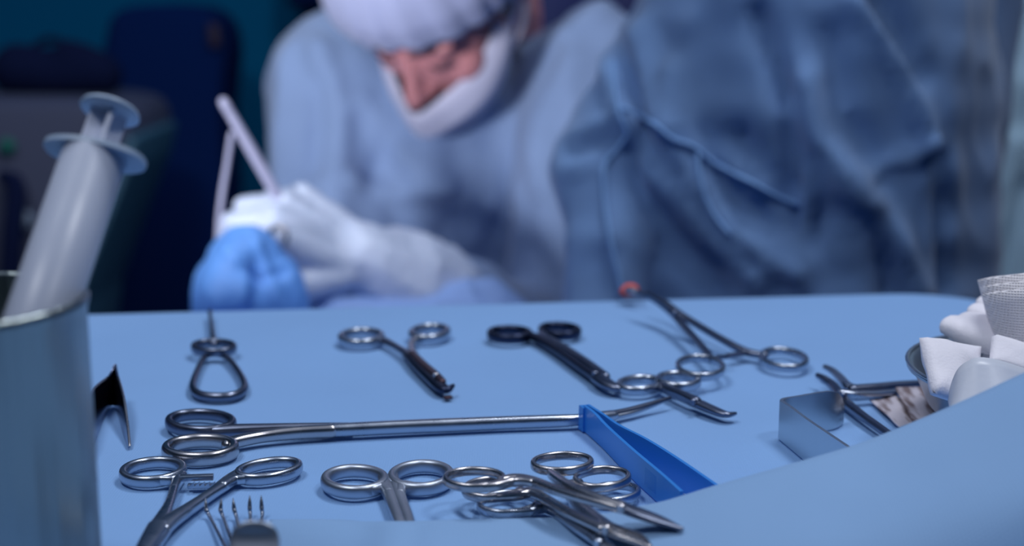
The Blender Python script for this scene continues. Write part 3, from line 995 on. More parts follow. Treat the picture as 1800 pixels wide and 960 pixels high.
def cushion(name, corners, bulge, m, lab, cat='gauze', grp=None, n=18, fold=0.0, seed=0):
    """soft folded pad: four 3-D corners, puffed to a closed shape"""
    c = [V3(p) for p in corners]
    nrm = (c[1] - c[0]).cross(c[3] - c[0]).normalized()
    vs, fs = [], []
    for side in (1, -1):
        for j in range(n):
            for i in range(n):
                a, b = i / (n - 1), j / (n - 1)
                p = c[0].lerp(c[1], a).lerp(c[3].lerp(c[2], a), b)
                e = (max(0.0, min(a, 1 - a, b, 1 - b)) * 2)
                q = e ** 0.28
                w = noise.noise(p * 90 + V3((seed, 0, 0))) * 0.35 + fold * math.sin(b * 9 + 2 * noise.noise(p * 40))
                vs.append(p + nrm * side * bulge * q * (1 + w))
    for s in (0, 1):
        for j in range(n - 1):
            for i in range(n - 1):
                k = s * n * n + j * n + i
                fs.append((k, k + 1, k + n + 1, k + n))
    bd = [i for i in range(n)] + [j * n + n - 1 for j in range(1, n)] + [(n - 1) * n + i for i in range(n - 2, -1, -1)] + [j * n for j in range(n - 2, 0, -1)]
    for a, b in zip(bd, bd[1:] + bd[:1]):
        fs.append((a, b, b + n * n, a + n * n))
    o = MB().add(vs, fs).build(name, m)
    bmx = bmesh.new()
    bmx.from_mesh(o.data)
    bmesh.ops.remove_doubles(bmx, verts=bmx.verts[:], dist=1e-5)
    bmesh.ops.recalc_face_normals(bmx, faces=bmx.faces[:])
    bmx.to_mesh(o.data)
    bmx.free()
    if lab:
        tag(o, lab, cat, grp)
    return o


GG = 'gauze heaped in the bowl'
# upright folded gauze roll
o = thing('gauze_roll', 'tall upright folded gauze roll with open weave, highest in the bowl', 'gauze', D(1790, 600, .66), GG)
for (k, du, dv, dd, top) in ((0, 0, 0, 0, 490), (1, 3, 9, -.006, 503), (2, 5, 20, -.012, 516)):
    mb = MB()
    rows_b, rows_t = [], []
    for (ub, ut, d) in ((1760, 1730, .668), (1762, 1729, .655), (1790, 1752, .645), (1830, 1800, .642), (1880, 1860, .65)):
        rows_b.append(D(ub, 612, d + dd))
        rows_t.append(D(ut + du, top - (ut - 1730) * .14, d + dd))
    ribbon(mb, rows_b, rows_t, .0035 if k else .005)
    mb.build('gauze_layer', M['gauze_roll'], o)
# finger-like folded stack
for i, (path, hw, hh, lab) in enumerate((
        (((1724, 531, .690), (1745, 540, .686), (1790, 556, .68)), .010, .0044, 'farthest rounded gauze fold, just left of the tall roll'),
        (((1706, 547, .682), (1735, 556, .678), (1785, 578, .67)), .011, .0046, 'second gauze fold from the back beside the tall roll'),
        (((1692, 562, .674), (1725, 572, .668), (1780, 596, .66)), .012, .0048, 'third gauze fold from the back, between two others'),
        (((1664, 572, .664), (1690, 580, .660), (1725, 594, .654), (1780, 616, .648)), .013, .0058, 'long finger-like gauze fold reaching over the back rim of the bowl'))):
    mb = MB()
    rows = []
    for k, (u, v, d) in enumerate(path):
        p = D(u + 8, v, d)
        f = .75 if k == 0 else 1.0
        rows.append((p.x, p.y, p.z, hw * f, hh * f))
    sweep(mb, rows, n=8, seg=20, power=2.4)
    mb.v = [p + V3((0, 0, .0007 * noise.noise(p * 120))) for p in mb.v]
    tag(mb.build('gauze_fold', M['pad']), lab, 'gauze', GG)
cushion('gauze_pad', [D(1616, 594, .612), D(1722, 614, .632), D(1720, 720, .585), D(1640, 690, .582)], .006, M['pad'], 'soft white gauze pad with a pointed corner at the left rim of the bowl', 'gauze', GG, seed=8)
cushion('gauze_pad', [D(1743, 592, .62), D(1830, 618, .62), D(1830, 668, .605), D(1738, 640, .605)], .005, M['pad'], 'white gauze pad below the tall roll, behind the wet sheet', 'gauze', GG, seed=4)
mb = MB()
V, N, F = blob([], [((BC.x + .010, BC.y + .002, .0225), (.046, .046, .0165)), ((BC.x + .03, BC.y - .01, .026), (.026, .028, .014)), ((BC.x - .004, BC.y + .022, .024), (.03, .024, .014))], .0028, 3)
V = wrinkle(V, N, (), .0012, 70, (1, 1, 1), crease=.0015)
tag(mb.add(V, F).build('crumpled_gauze', M['pad']), 'crumpled white gauze filling the bowl beneath the folded pieces', 'gauze', GG)
# rounded wet sheet in front
mb = MB()
vs, fs = [], []
outline = [(1666, 706), (1668, 690), (1674, 668), (1684, 648), (1700, 635), (1722, 628), (1760, 634), (1810, 650), (1850, 664)]
R = catmull([(u, v) for u, v in outline], 5)
for (u, v) in R:
    for k in range(8):
        f = k / 7
        v2 = v + (730 - v) * f
        p = D(u + 6 * f, v2, .572 - .016 * f - .006 * math.sin((u - 1660) / 60))
        vs.append(p)
for i in range(len(R) - 1):
    for k in range(7):
        fs.append((i * 8 + k, i * 8 + k + 1, (i + 1) * 8 + k + 1, (i + 1) * 8 + k))
o = mb.add(vs, fs).build('wet_gauze_sheet', M['film'])
md = o.modifiers.new('thickness', 'SOLIDIFY')
md.thickness = .0014
tag(o, 'smooth damp grey-white sheet with rounded corner hanging over the bowl front', 'gauze', GG)

# ================================================================== CUP AND SYRINGE
CC = D(-96, 525, 0.42)
o = thing('steel_cup', 'tall brushed steel cup at the left edge holding a syringe', 'cup', (CC.x, CC.y, 0))
R0 = 0.040
prof = [(.0005, .0022), (R0 - .004, .0022), (R0 - .0016, .004), (R0 - .0014, CC.z - .0015), (R0 - .0012, CC.z), (R0, CC.z + .0003), (R0 + .0009, CC.z - .001), (R0 + .0006, CC.z - .003), (R0, CC.z - .0045), (R0, .004), (R0 - .002, .0005), (.0005, .0005)]
lathe(MB(), prof, (CC.x, CC.y, 0), seg=96).build('cup_body', M['cup'], o)

d0 = 0.42
pA, pB = D(193, 197, .452), D(72, 552, .428)
ax = (pA - pB).normalized()
# lean the axis away from the camera so the undersides of disc and flange show
vdir = (D(150, 300, 1) - CAM).normalized()
ax = (ax + vdir * 0.07).normalized()
o = thing('syringe', 'large white plastic syringe standing plunger up in the steel cup', 'syringe', pA - ax * 0.115)
q = V3((0, 0, 1)).rotation_difference(ax)
sdx = (V3((1, 0, 0)) - ax * ax.x).normalized()
fdy = ax.cross(sdx)
pF = pA - ax * 0.0148
lathe(MB(), [(.0002, -.0006), (.0088, -.0006), (.0096, 0), (.0092, .0010), (.0075, .0012), (.0002, .0010)], pA, ax, 48).build('thumb_disc', M['syr_flange'], o)
# plunger: cross-shaped rod
mb = MB()
Rx = Matrix((sdx, fdy, ax)).transposed()
Rr = Rx @ Matrix.Rotation(math.radians(28), 3, 'Z')
box(mb, pA - ax * .056, .0118, .0016, .112, Rr, .0003)
box(mb, pA - ax * .056, .0016, .0118, .112, Rr, .0003)
mb.build('plunger_rod', M['syr_white'], o, smooth=False)
lathe(MB(), [(.0001, -.004), (.0082, -.004), (.0086, -.001), (.0086, .004), (.006, .006), (.0001, .006)], pA - ax * .109, ax, 32).build('plunger_seal', M['black'], o)
# flange: two-winged oval
mb = MB()
vs, fs = [], []
nseg = 64
for h in (0, -.0016):
    for j in range(nseg):
        a = 2 * math.pi * j / nseg
        c, s = math.cos(a), math.sin(a)
        rx = .0162 * math.copysign(abs(c) ** 1.0, c)
        ry = .0100 * math.copysign(abs(s) ** 0.8, s)
        vs.append(pF + sdx * rx + fdy * ry + ax * h)
fs = [tuple(range(nseg)), tuple(range(2 * nseg - 1, nseg - 1, -1))] + [(j, (j + 1) % nseg, nseg + (j + 1) % nseg, nseg + j) for j in range(nseg)]
mb.add(vs, fs).build('finger_flange', M['syr_flange'], o, smooth='auto')
lathe(MB(), [(.0100, 0), (.0100, -.094), (.006, -.099), (.002, -.100), (.002, -.104), (.0012, -.104), (.0012, -.099), (.005, -.0975), (.0091, -.0935), (.0091, 0)], pF, ax, 48, closed_prof=True).build('barrel', M['syr_barrel'], o)

# ================================================================== PEOPLE
def hand_chains(base, fdir, pnorm, sc=1.0, curl=(.5, .6, .7, .8), spread=.06, thumb=True, infl=0.0, side=1):
    """five-fingered hand: base = wrist, fdir = finger direction, pnorm = out of the back of the hand"""
    f = V3(fdir).normalized()
    nrm = V3(pnorm)
    nrm = (nrm - f * nrm.dot(f)).normalized()
    s = f.cross(nrm) * side
    ch = []
    L = [.092, .098, .093, .078]
    wid = [-.032, -.011, .010, .030]
    fl = [.072, .080, .074, .058]
    for k in range(4):
        kn = base + (f * L[k] + s * wid[k]) * sc
        ch.append([(base + s * wid[k] * .55 * sc, .017 * sc + infl), (kn, .0125 * sc + infl)])
        d = (f + s * spread * (k - 1.5)).normalized()
        c = curl[k]
        p = kn
        r = .0102 if k < 3 else .0090
        rows = [(p, r * sc * 1.08 + infl)]
        ang = 0
        for seg_, (ln, ca) in enumerate(((.46, .75), (.30, 1.0), (.24, .7))):
            ang += c * ca
            dd = d * math.cos(ang) - nrm * math.sin(ang)
            p = p + dd * fl[k] * ln * sc
            rows.append((p, r * sc * (1 - .09 * (seg_ + 1)) + infl))
        ch.append(rows)
    if thumb:
        b = base + (f * .022 - s * .026) * sc
        t1 = b + (f * .030 - s * .024 - nrm * .012) * sc
        t2 = t1 + (f * .030 - s * .008 - nrm * .012) * sc
        t3 = t2 + (f * .024 + s * .004 - nrm * .008) * sc
        ch.append([(b, .015 * sc + infl), (t1, .0125 * sc + infl), (t2, .0110 * sc + infl), (t3, .0088 * sc + infl)])
    return ch


# ---------------- surgeon (seated, bent over the hands)
KS = 1.17


def DS(u, v, d):
    return D(u, v, d * KS)


def rad(chs, k):
    return [[(q[0], q[1] * k) for q in c] for c in chs]


psi, theta, rho = math.radians(35), math.radians(55), math.radians(10)
hf = V3((-math.sin(psi) * math.cos(theta), -math.cos(psi) * math.cos(theta), -math.sin(theta)))
hu = V3((-math.sin(psi) * math.sin(theta), -math.cos(psi) * math.sin(theta), math.cos(theta)))
hu = hu * math.cos(rho) + V3((math.cos(psi), -math.sin(psi), 0)) * math.sin(rho)
hx = hu.cross(hf).normalized()
HM = Matrix((hx, -hf, hu)).transposed()
HC = DS(712, 108, 1.28) - HM @ V3((0, -.094, .004))


def H(x, y, z):
    return HC + HM @ V3((x, y, z))


sh_l, sh_r = DS(606, 155, 1.47), DS(1055, 165, 1.43)   # image left / right shoulder
neck = DS(870, 30, 1.47)
hip = DS(760, 900, 1.60)
hip.z = -.42
el_r, wr_r = DS(985, 640, 1.40), DS(700, 505, 1.16)
el_l, wr_l = DS(570, 640, 1.36), DS(825, 545, 1.27)
seat_y = hip.y

# hands: hand A (image left, holding the white tube), hand B (resting, fingertips to the left)
hA_f = (DS(430, 335, 1.07) - DS(648, 468, 1.125)).normalized()
hA_n = V3((.42, -.55, .75))
hA_b = DS(648, 468, 1.125)
hB_f = (DS(650, 487, 1.185) - DS(800, 508, 1.25)).normalized()
hB_b = DS(800, 505, 1.235)
surg = thing('person', 'surgeon in blue gown, white cap and mask, bent over gloved hands behind the table', 'person', (hip.x, hip.y, FLOOR))

head_ell = [(H(0, .012, .045), (.076, .094, .082), HM), (H(0, -.030, -.035), (.064, .066, .085), HM), (H(0, -.020, -.075), (.055, .060, .048), HM),
            (H(0, -.058, -.100), (.030, .030, .024), HM), (H(.040, -.058, -.038), (.026, .026, .026), HM), (H(-.040, -.058, -.038), (.026, .026, .026), HM),
            (H(.030, -.076, .018), (.030, .015, .010), HM), (H(-.030, -.076, .018), (.030, .015, .010), HM),
            (H(.031, -.075, -.004), (.0135, .0125, .0120), HM), (H(-.031, -.075, -.004), (.0135, .0125, .0120), HM),
            (H(.076, .012, -.020), (.008, .018, .032), HM), (H(-.076, .012, -.020), (.008, .018, .032), HM),
            (H(0, -.090, -.078), (.022, .010, .012), HM)]
head_ch = [[(H(0, -.084, .010), .0085), (H(0, -.100, -.020), .0095), (H(0, -.113, -.042), .0120)],
           [(H(-.011, -.100, -.045), .0085), (H(.011, -.100, -.045), .0085)],
           [(H(0, .03, -.05), .055), (neck, .058)]]
bodych = head_ch + [[(neck, .06), (DS(800, 160, 1.54), .12), (DS(770, 420, 1.60), .13), (hip, .15)],
                    [(DS(690, 190, 1.54), .060), (sh_l, .040), (el_l, .034), (wr_l + (hB_b - wr_l) * .3, .024), (hB_b, .025)],
                    [(DS(930, 240, 1.52), .055), (sh_r, .040), (el_r, .034), (wr_r, .026), (hA_b, .026)]]
for sx in (-1, 1):
    k_ = V3((hip.x + sx * .16, hip.y - .19, -.43))
    a_ = V3((hip.x + sx * .15, hip.y - .17, FLOOR + .08))
    bodych.append([(hip + V3((sx * .09, 0, 0)), .08), (k_, .058), (a_, .038)])
curlA, curlB = (1.25, 1.15, 1.2, 1.25), (.25, .3, .35, .4)
handA = hand_chains(hA_b, hA_f, hA_n, 1.06, curlA, .05, True, -.002, side=1)
handB = hand_chains(hB_b, hB_f, V3((0, -.25, .95)), 1.08, curlB, .05, True, -.002, side=-1)
V, N, F = blob(bodych + handA + handB, head_ell, .0042, 4)
MB().add(V, F).build('body', M['skin'], surg)

# gloves
fore_dir = (wr_r - hA_b).normalized()
V, N, F = blob(hand_chains(hA_b, hA_f, hA_n, 1.06, curlA, .05, True, .0012, side=1)
               + [[(hA_b + hA_f * .015, .037), (hA_b, .038), (hA_b.lerp(wr_r, .6), .050), (wr_r, .060), (wr_r + fore_dir * .04, .066)]], [], .0026, 4)
V = wrinkle(V, N, (), .0012, 40, (1, 1, 1))
MB().add(V, F).build('glove', M['glove'], surg)
V, N, F = blob(hand_chains(hB_b, hB_f, V3((0, -.25, .95)), 1.08, curlB, .05, True, .0012, side=-1), [(hB_b, (.032, .030, .024))], .0026, 4)
V = wrinkle(V, N, (), .0012, 40, (1, 1, 1))
MB().add(V, F).build('glove', M['glove'], surg)

# gown
gch = [[(DS(825, 125, 1.50), .060), (DS(785, 265, 1.52), .150), (DS(760, 420, 1.56), .165), (DS(755, 640, 1.60), .19), (V3((hip.x, hip.y, -.40)), .22)],
       [(DS(690, 190, 1.52), .105), (DS(606, 155, 1.47), .085), (DS(592, 300, 1.45), .074), (DS(590, 470, 1.41), .068), (el_l, .062), (wr_l.lerp(el_l, .3), .046), (wr_l, .040)],
       [(DS(930, 235, 1.50), .085), (DS(1060, 165, 1.43), .085), (DS(1030, 330, 1.38), .075), (el_r, .066), (el_r.lerp(wr_r, .75), .050)]]
V, N, F = blob(rad(gch, 1.15), [(DS(790, 330, 1.53), (.22, .16, .20))], .0095, 8)
sfold = [([(560, 90), (600, 200), (585, 330), (600, 450)], .012, 22), ([(500, 120), (490, 250), (500, 360)], .008, 16), ([(640, 180), (700, 260), (760, 320), (860, 360)], .010, 22),
         ([(930, 120), (900, 220), (870, 330), (830, 420)], .010, 26), ([(620, 320), (700, 345), (790, 330)], .012, 18), ([(690, 240), (650, 330)], -.010, 22), ([(560, 150), (550, 300)], -.010, 18),
         ([(1010, 110), (960, 220), (940, 330)], .010, 22), ([(800, 240), (810, 330), (780, 420)], -.008, 24), ([(860, 240), (920, 320), (930, 430)], -.008, 26),
         ([(1080, 10), (1000, 70), (930, 100)], .010, 14)]
V = wrinkle(V, N, sfold, .007, 8, crease=.005)
MB().add(V, F).build('surgical_gown', M['gown'], surg)
# trousers bottoms and clogs
for sx in (-1, 1):
    k_ = V3((hip.x + sx * .16, hip.y - .19, -.43))
    a_ = V3((hip.x + sx * .15, hip.y - .17, FLOOR + .06))
    sweep(MB(), [tuple(hip + V3((sx * .09, 0, 0))) + (.09, .09), tuple(k_) + (.075, .075), tuple(k_.lerp(a_, .5)) + (.065, .065), tuple(a_) + (.06, .06)], n=6, up=(1, 0, 0)).build('trouser_leg', M['scrub'], surg)
    sweep(MB(), [(a_.x, a_.y + .06, FLOOR + .04, .035, .035), (a_.x, a_.y, FLOOR + .045, .042, .04), (a_.x, a_.y - .09, FLOOR + .035, .048, .03), (a_.x, a_.y - .16, FLOOR + .028, .035, .024)], n=6).build('clog', M['clog'], surg)
# eyebrows, lashes
for s in (1, -1):
    sweep(MB(), [tuple(H(s * .012, -.094, .017)) + (.0028, .0024), tuple(H(s * .030, -.092, .024)) + (.0036, .0028), tuple(H(s * .052, -.078, .017)) + (.0016, .0018)], n=5, seg=8).build('eyebrow', M['brow'], surg)
    sweep(MB(), [tuple(H(s * .018, -.0860, -.008)) + (.0012, .0016), tuple(H(s * .031, -.0892, -.012)) + (.0018, .0024), tuple(H(s * .046, -.0830, -.008)) + (.0012, .0016)], n=5, seg=8).build('eyelashes', M['brow'], surg)
# hair at the side and nape, under the cap
V, N, F = blob([[(H(.070, -.020, .030), .014), (H(.076, -.004, -.010), .012), (H(.074, .002, -.040), .007)],
                [(H(.060, .06, .02), .030), (H(.058, .075, -.03), .030), (H(.03, .08, -.05), .028)], [(H(-.060, .05, .02), .030), (H(-.05, .07, -.04), .024)],
                [(H(-.070, -.020, .030), .012), (H(-.074, -.006, -.02), .009)], [(H(0, .075, .02), .04), (H(0, .085, -.04), .034)]], [], .0032, 4)
V = [p + n * .0015 * noise.noise(V3((p.x * 200, p.y * 200, p.z * 20))) for p, n in zip(V, N)]
MB().add(V, F).build('hair', M['hair'], surg)
# bouffant cap with pleats and elastic edge
mb = MB()
vs, fs = [], []
na, nz = 120, 34
for j in range(nz):
    t_ = j / (nz - 1)
    for i in range(na):
        a = 2 * math.pi * i / na
        front = -math.sin(a)                      # +1 at the face
        zb = .014 + .034 * max(0, front) - .044 * max(0, -front)
        th = t_ * math.pi / 2
        k = .94 + .06 * min(1, t_ * 5)
        pl = 1 + (.020 * math.sin(26 * a + 3 * math.sin(3 * a)) + .012 * math.sin(47 * a)) * (1 - t_) ** .7
        r = math.cos(th) ** .62 * k * pl
        x, y = .111 * r * math.cos(a), .128 * r * math.sin(a) + .012
        z = zb + (.132 - .012) * math.sin(th) ** 1.0
        vs.append(H(x, y, z))
for j in range(nz - 1):
    for i in range(na):
        i2 = (i + 1) % na
        fs.append((j * na + i, j * na + i2, (j + 1) * na + i2, (j + 1) * na + i))
o = mb.add(vs, fs).build('surgical_cap', M['cap'], surg)
md = o.modifiers.new('thickness', 'SOLIDIFY')
md.thickness = .002
band = []
for i in range(60):
    a = 2 * math.pi * i / 60
    front = -math.sin(a)
    zb = .014 + .034 * max(0, front) - .044 * max(0, -front)
    band.append(tuple(H(.083 * math.cos(a), .099 * math.sin(a) + .012, zb - .001)) + (.0032, .0032))
sweep(MB(), band, closed=True, n=1, seg=8).build('cap_band', M['cap'], surg)
# mask
vs, fs = [], []
na, nz = 41, 22
for j in range(nz):
    t_ = j / (nz - 1)
    for i in range(na):
        q_ = (i / (na - 1) - .5) * 2
        a = q_ * math.radians(98)
        zt_ = -.052 + .030 * abs(q_) ** 1.3
        zb_ = -.128 + .055 * abs(q_) ** 2.2
        z = zt_ + (zb_ - zt_) * t_
        rad = (.83 + .17 * math.sin(min(1, t_ / .35) * math.pi / 2)) * (1 - .24 * max(0, (t_ - .45) / .55) ** 1.6)
        x = .081 * math.sin(a) * rad
        y = -.022 - .096 * math.cos(a) * rad * (1 if math.cos(a) > 0 else .6)
        nosebump = .024 * math.exp(-(q_ / .22) ** 2) * (1 - t_) ** .6
        y -= nosebump
        y -= .0018 * math.sin(t_ * 18) * math.cos(a)
        vs.append(H(x, y, z))
for j in range(nz - 1):
    for i in range(na - 1):
        k = j * na + i
        fs.append((k, k + 1, k + na + 1, k + na))
o = MB().add(vs, fs).build('face_mask', M['mask'], surg)
md = o.modifiers.new('thickness', 'SOLIDIFY')
md.thickness = .0016
for s in (1, -1):
    sweep(MB(), [tuple(H(s * .078, -.020, -.045)) + (.003, .0014), tuple(H(s * .084, .004, -.020)) + (.0055, .0014), tuple(H(s * .088, .014, .008)) + (.0060, .0014), tuple(H(s * .090, .020, .030)) + (.0060, .0014)], n=6, seg=8).build('mask_tie', M['mask'], surg)
    sweep(MB(), [tuple(H(s * .078, -.022, -.062)) + (.004, .0014), tuple(H(s * .080, .010, -.058)) + (.004, .0014), tuple(H(s * .060, .06, -.07)) + (.004, .0014)], n=6, seg=8).build('mask_tie', M['mask'], surg)

# instruments in the surgeon's hand
t0, t1 = DS(399, 190, 1.06), DS(492, 352, 1.085)
o = thing('suction_tube', 'thick white rod slanting up to the left out of the gloved hand', 'tube', t1)
ax_ = (t0 - t1)
sweep(MB(), [tuple(t1 - ax_ * .12) + (.0046, .0046), tuple(t1) + (.0050, .0050), tuple(t1.lerp(t0, .6)) + (.0050, .0050), tuple(t0) + (.0042, .0042)], n=6, seg=18, up=(0, 1, 0)).build('tube_body', M['white_plastic'], o)
sweep(MB(), [tuple(t0) + (.0048, .0048), tuple(t0 + ax_.normalized() * .006) + (.0044, .0044)], n=3, seg=18, up=(0, 1, 0)).build('tube_tip', M['white_plastic'], o)
o = thing('suction_hose', 'thin pale hose hanging behind the white rod, left of the gloved fingers', 'hose', DS(386, 400, 1.09))
sweep(MB(), [tuple(DS(407, 236, 1.078)) + (.0026, .0026), tuple(DS(399, 290, 1.085)) + (.0026, .0026), tuple(DS(390, 345, 1.09)) + (.0026, .0026), tuple(DS(384, 410, 1.09)) + (.0026, .0026), tuple(DS(384, 520, 1.09)) + (.0032, .0032)], n=8, seg=12, up=(1, 0, 0)).build('hose_body', M['white_plastic'], o)
o = thing('needle_holder', 'small shiny ring-handled needle holder gripped between gloved thumb and palm', 'needle holder', DS(488, 420, 1.035))
rr = [tuple(DS(489 + 15 * math.cos(a), 418 + 20 * math.sin(a), 1.035)) + (.0022, .0022) for a in [2 * math.pi * i / 24 for i in range(24)]]
sweep(MB(), rr, closed=True, n=1, seg=10, up=(0, 1, 0)).build('finger_ring', M['steel_warm'], o)
sweep(MB(), [tuple(DS(489, 436, 1.035)) + (.002, .002), tuple(DS(500, 470, 1.05)) + (.002, .002), tuple(DS(540, 530, 1.08)) + (.002, .002)], n=6, up=(0, 1, 0)).build('shank', M['steel_warm'], o)
o = thing('probe', 'short dark rod standing up behind the resting gloved fingers', 'probe', DS(752, 500, 1.22))
sweep(MB(), [tuple(DS(776, 426, 1.26)) + (.004, .004), tuple(DS(762, 455, 1.255)) + (.0036, .0036), tuple(DS(740, 510, 1.25)) + (.003, .003)], n=4, up=(0, 1, 0)).build('probe_rod', M['steel_black'], o)

# stool
o = thing('stool', 'round stool hidden under the seated surgeon', 'stool', (hip.x, hip.y, FLOOR))
lathe(MB(), [(.001, -.665), (.17, -.665), (.18, -.675), (.18, -.70), (.001, -.70)], (hip.x, hip.y, 0), seg=40).build('seat', M['navy'], o)
sweep(MB(), [(hip.x, hip.y, -.70, .025, .025), (hip.x, hip.y, FLOOR + .03, .025, .025)], n=1).build('column', M['legsteel'], o)
for k in range(5):
    a = k * 2 * math.pi / 5
    sweep(MB(), [(hip.x, hip.y, FLOOR + .05, .02, .015), (hip.x + .26 * math.cos(a), hip.y + .26 * math.sin(a), FLOOR + .02, .015, .015)], n=1).build('foot', M['legsteel'], o)

# ---------------- operating table with drape, and cloths near the hands
o = thing('operating_table', 'narrow operating table under blue cloth between instrument table and surgeon', 'table', (-.32, 1.22, FLOOR))
box(MB(), (-.32, 1.22, -.205), .62, .38, .05, None, .012).build('table_pad', M['navy'], o)
box(MB(), (-.32, 1.22, -.57), .16, .14, .68, None, .01).build('pedestal', M['legsteel'], o)
box(MB(), (-.32, 1.22, FLOOR + .04), .5, .3, .08, None, .01).build('base', M['legsteel'], o)
box(MB(), (-.32, 1.22, -.177), .66, .42, .01, None, .004).build('table_sheet', M['paledrape'], o)

mb = MB()
V, N, F = blob([[(DS(418, 452, 1.01), .020), (DS(405, 505, 1.01), .026), (DS(410, 560, 1.04), .034), (DS(420, 640, 1.05), .046)], [(DS(432, 440, 1.01), .014), (DS(470, 510, 1.035), .024), (DS(490, 570, 1.045), .026), (DS(490, 640, 1.055), .036)], [(DS(380, 490, 1.03), .014), (DS(385, 560, 1.035), .018)]], [(DS(440, 540, 1.03), (.052, .034, .056)), (DS(432, 468, 1.02), (.032, .02, .036))], .0035, 5)
V = wrinkle(V, N, [([(400, 440), (430, 480), (425, 530)], .004, 10), ([(450, 430), (480, 500), (500, 545)], .005, 9), ([(420, 470), (460, 490), (500, 480)], -.004, 9)], .004, 22, (1, 1, 1))
tag(mb.add(V, F).build('cloth_bundle', M['bundle']), 'bright blue crumpled cloth bundle below the gloved hand at left', 'cloth')
mb = MB()
V, N, F = blob([[(DS(800, 530, 1.14), .018), (DS(860, 520, 1.15), .020), (DS(905, 560, 1.15), .020)], [(DS(760, 570, 1.13), .03), (DS(850, 590, 1.15), .045), (DS(930, 620, 1.15), .03)], [(DS(590, 570, 1.10), .03), (DS(760, 600, 1.13), .04)]], [], .0035, 6)
V = wrinkle(V, N, [([(820, 500), (840, 545)], .004, 10)], .004, 20, (1, 1, 1))
tag(mb.add(V, F).build('draped_cloth', M['paledrape']), 'pale blue cloth mound beneath the resting gloved fingers at the far table edge', 'cloth')


# ---------------- standing figures
def standing(label, cx, cy, gown_m, gch, folds, namp, nscale, arms, face_dir, extra=()):
    p = thing('person', label, 'person', (cx, cy, FLOOR))
    Z = lambda z: FLOOR + z
    neckp, headp = V3((cx, cy, Z(1.45))), V3((cx, cy, Z(1.60)))
    fx = V3(face_dir).normalized()
    sx_ = V3((fx.y, -fx.x, 0))
    Rm = Matrix((sx_, -fx, V3((0, 0, 1)))).transposed()
    ch = [[(V3((cx, cy, Z(.95))), .13), (V3((cx, cy, Z(1.15))), .12), (V3((cx, cy, Z(1.33))), .13), (neckp, .06), (headp, .06)]]
    for a in arms:
        ch.append([(V3((cx, cy, Z(1.34))), .10)] + [(q, r) for q, r in a])
    for s in (-1, 1):
        ch.append([(V3((cx, cy, Z(.92))) + sx_ * .07 * s, .075), (V3((cx, cy, Z(.5))) + sx_ * .10 * s, .06), (V3((cx, cy, Z(.09))) + sx_ * .10 * s, .04)])
    ells = [(headp + V3((0, 0, .03)), (.075, .094, .105), Rm), (headp + fx * .05 + V3((0, 0, -.04)), (.05, .05, .06), Rm), (headp + fx * .10 + V3((0, 0, -.01)), (.010, .014, .022), Rm),
            (headp + sx_ * .077, (.008, .016, .03), Rm), (headp - sx_ * .077, (.008, .016, .03), Rm)]
    V, N, F = blob(ch, ells, .009, 4)
    MB().add(V, F).build('body', M['skin'], p)
    V, N, F = blob(gch, list(extra), .0085, 7)
    V = wrinkle(V, N, folds, namp, nscale, crease=.007)
    MB().add(V, F).build('surgical_gown', gown_m, p)
    lathe(MB(), [(.088, -.02), (.104, .02), (.108, .06), (.09, .11), (.05, .14), (.001, .15)], headp + V3((0, 0, .03)), seg=40).build('surgical_cap', M['cap'], p)
    for s in (-1, 1):
        c_ = V3((cx, cy, 0)) + sx_ * .10 * s
        a_, b_ = c_ + V3((0, 0, Z(.45))), c_ + V3((0, 0, Z(.06)))
        sweep(MB(), [tuple(a_) + (.075, .075), tuple(b_) + (.065, .065)], n=4, up=(1, 0, 0)).build('trouser_leg', M['scrub'], p)
        sweep(MB(), [tuple(c_ - fx * .06 + V3((0, 0, Z(.04)))) + (.038, .036), tuple(c_ + fx * .02 + V3((0, 0, Z(.045)))) + (.043, .04), tuple(c_ + fx * .16 + V3((0, 0, Z(.03)))) + (.036, .025)], n=6).build('clog', M['clog'], p)
    return p


# assistant: standing with the back to the camera, in front of the surgeon's far arm
acx, acy = .265, 1.27
Eh = lambda z: V3((acx, acy, z))
eL, hL = D(1046, 300, 1.22), D(1055, 600, 1.18)
eR, hR = D(1665, 200, 1.34), D(1560, 420, 1.56)
shL, shR = D(1270, -460, 1.30), D(1640, -440, 1.34)
gch = [[(Eh(.40), .13), (Eh(.26), .148), (Eh(.10), .158), (Eh(-.06), .165), (Eh(-.30), .18), (Eh(-.50), .19)],
       [(Eh(.16) + V3((-.055, -.01, 0)), .110), (Eh(0) + V3((-.06, -.02, 0)), .125), (Eh(-.50) + V3((-.04, 0, 0)), .15)],
       [(Eh(.10) + V3((.03, .02, 0)), .14), (Eh(-.30) + V3((.03, .02, 0)), .16), (Eh(-.50) + V3((.04, .02, 0)), .17)],
       [(shL, .080), (D(1250, -50, 1.27), .056), (D(1160, 150, 1.24), .048), (eL, .041), (D(1075, 415, 1.20), .036), (hL, .036), (hL + V3((0, -.0, -.03)), .034)],
       [(shR, .085), (D(1640, -60, 1.34), .080), (D(1655, 120, 1.34), .062), (eR, .056), (D(1630, 330, 1.42), .056), (hR, .042)]]
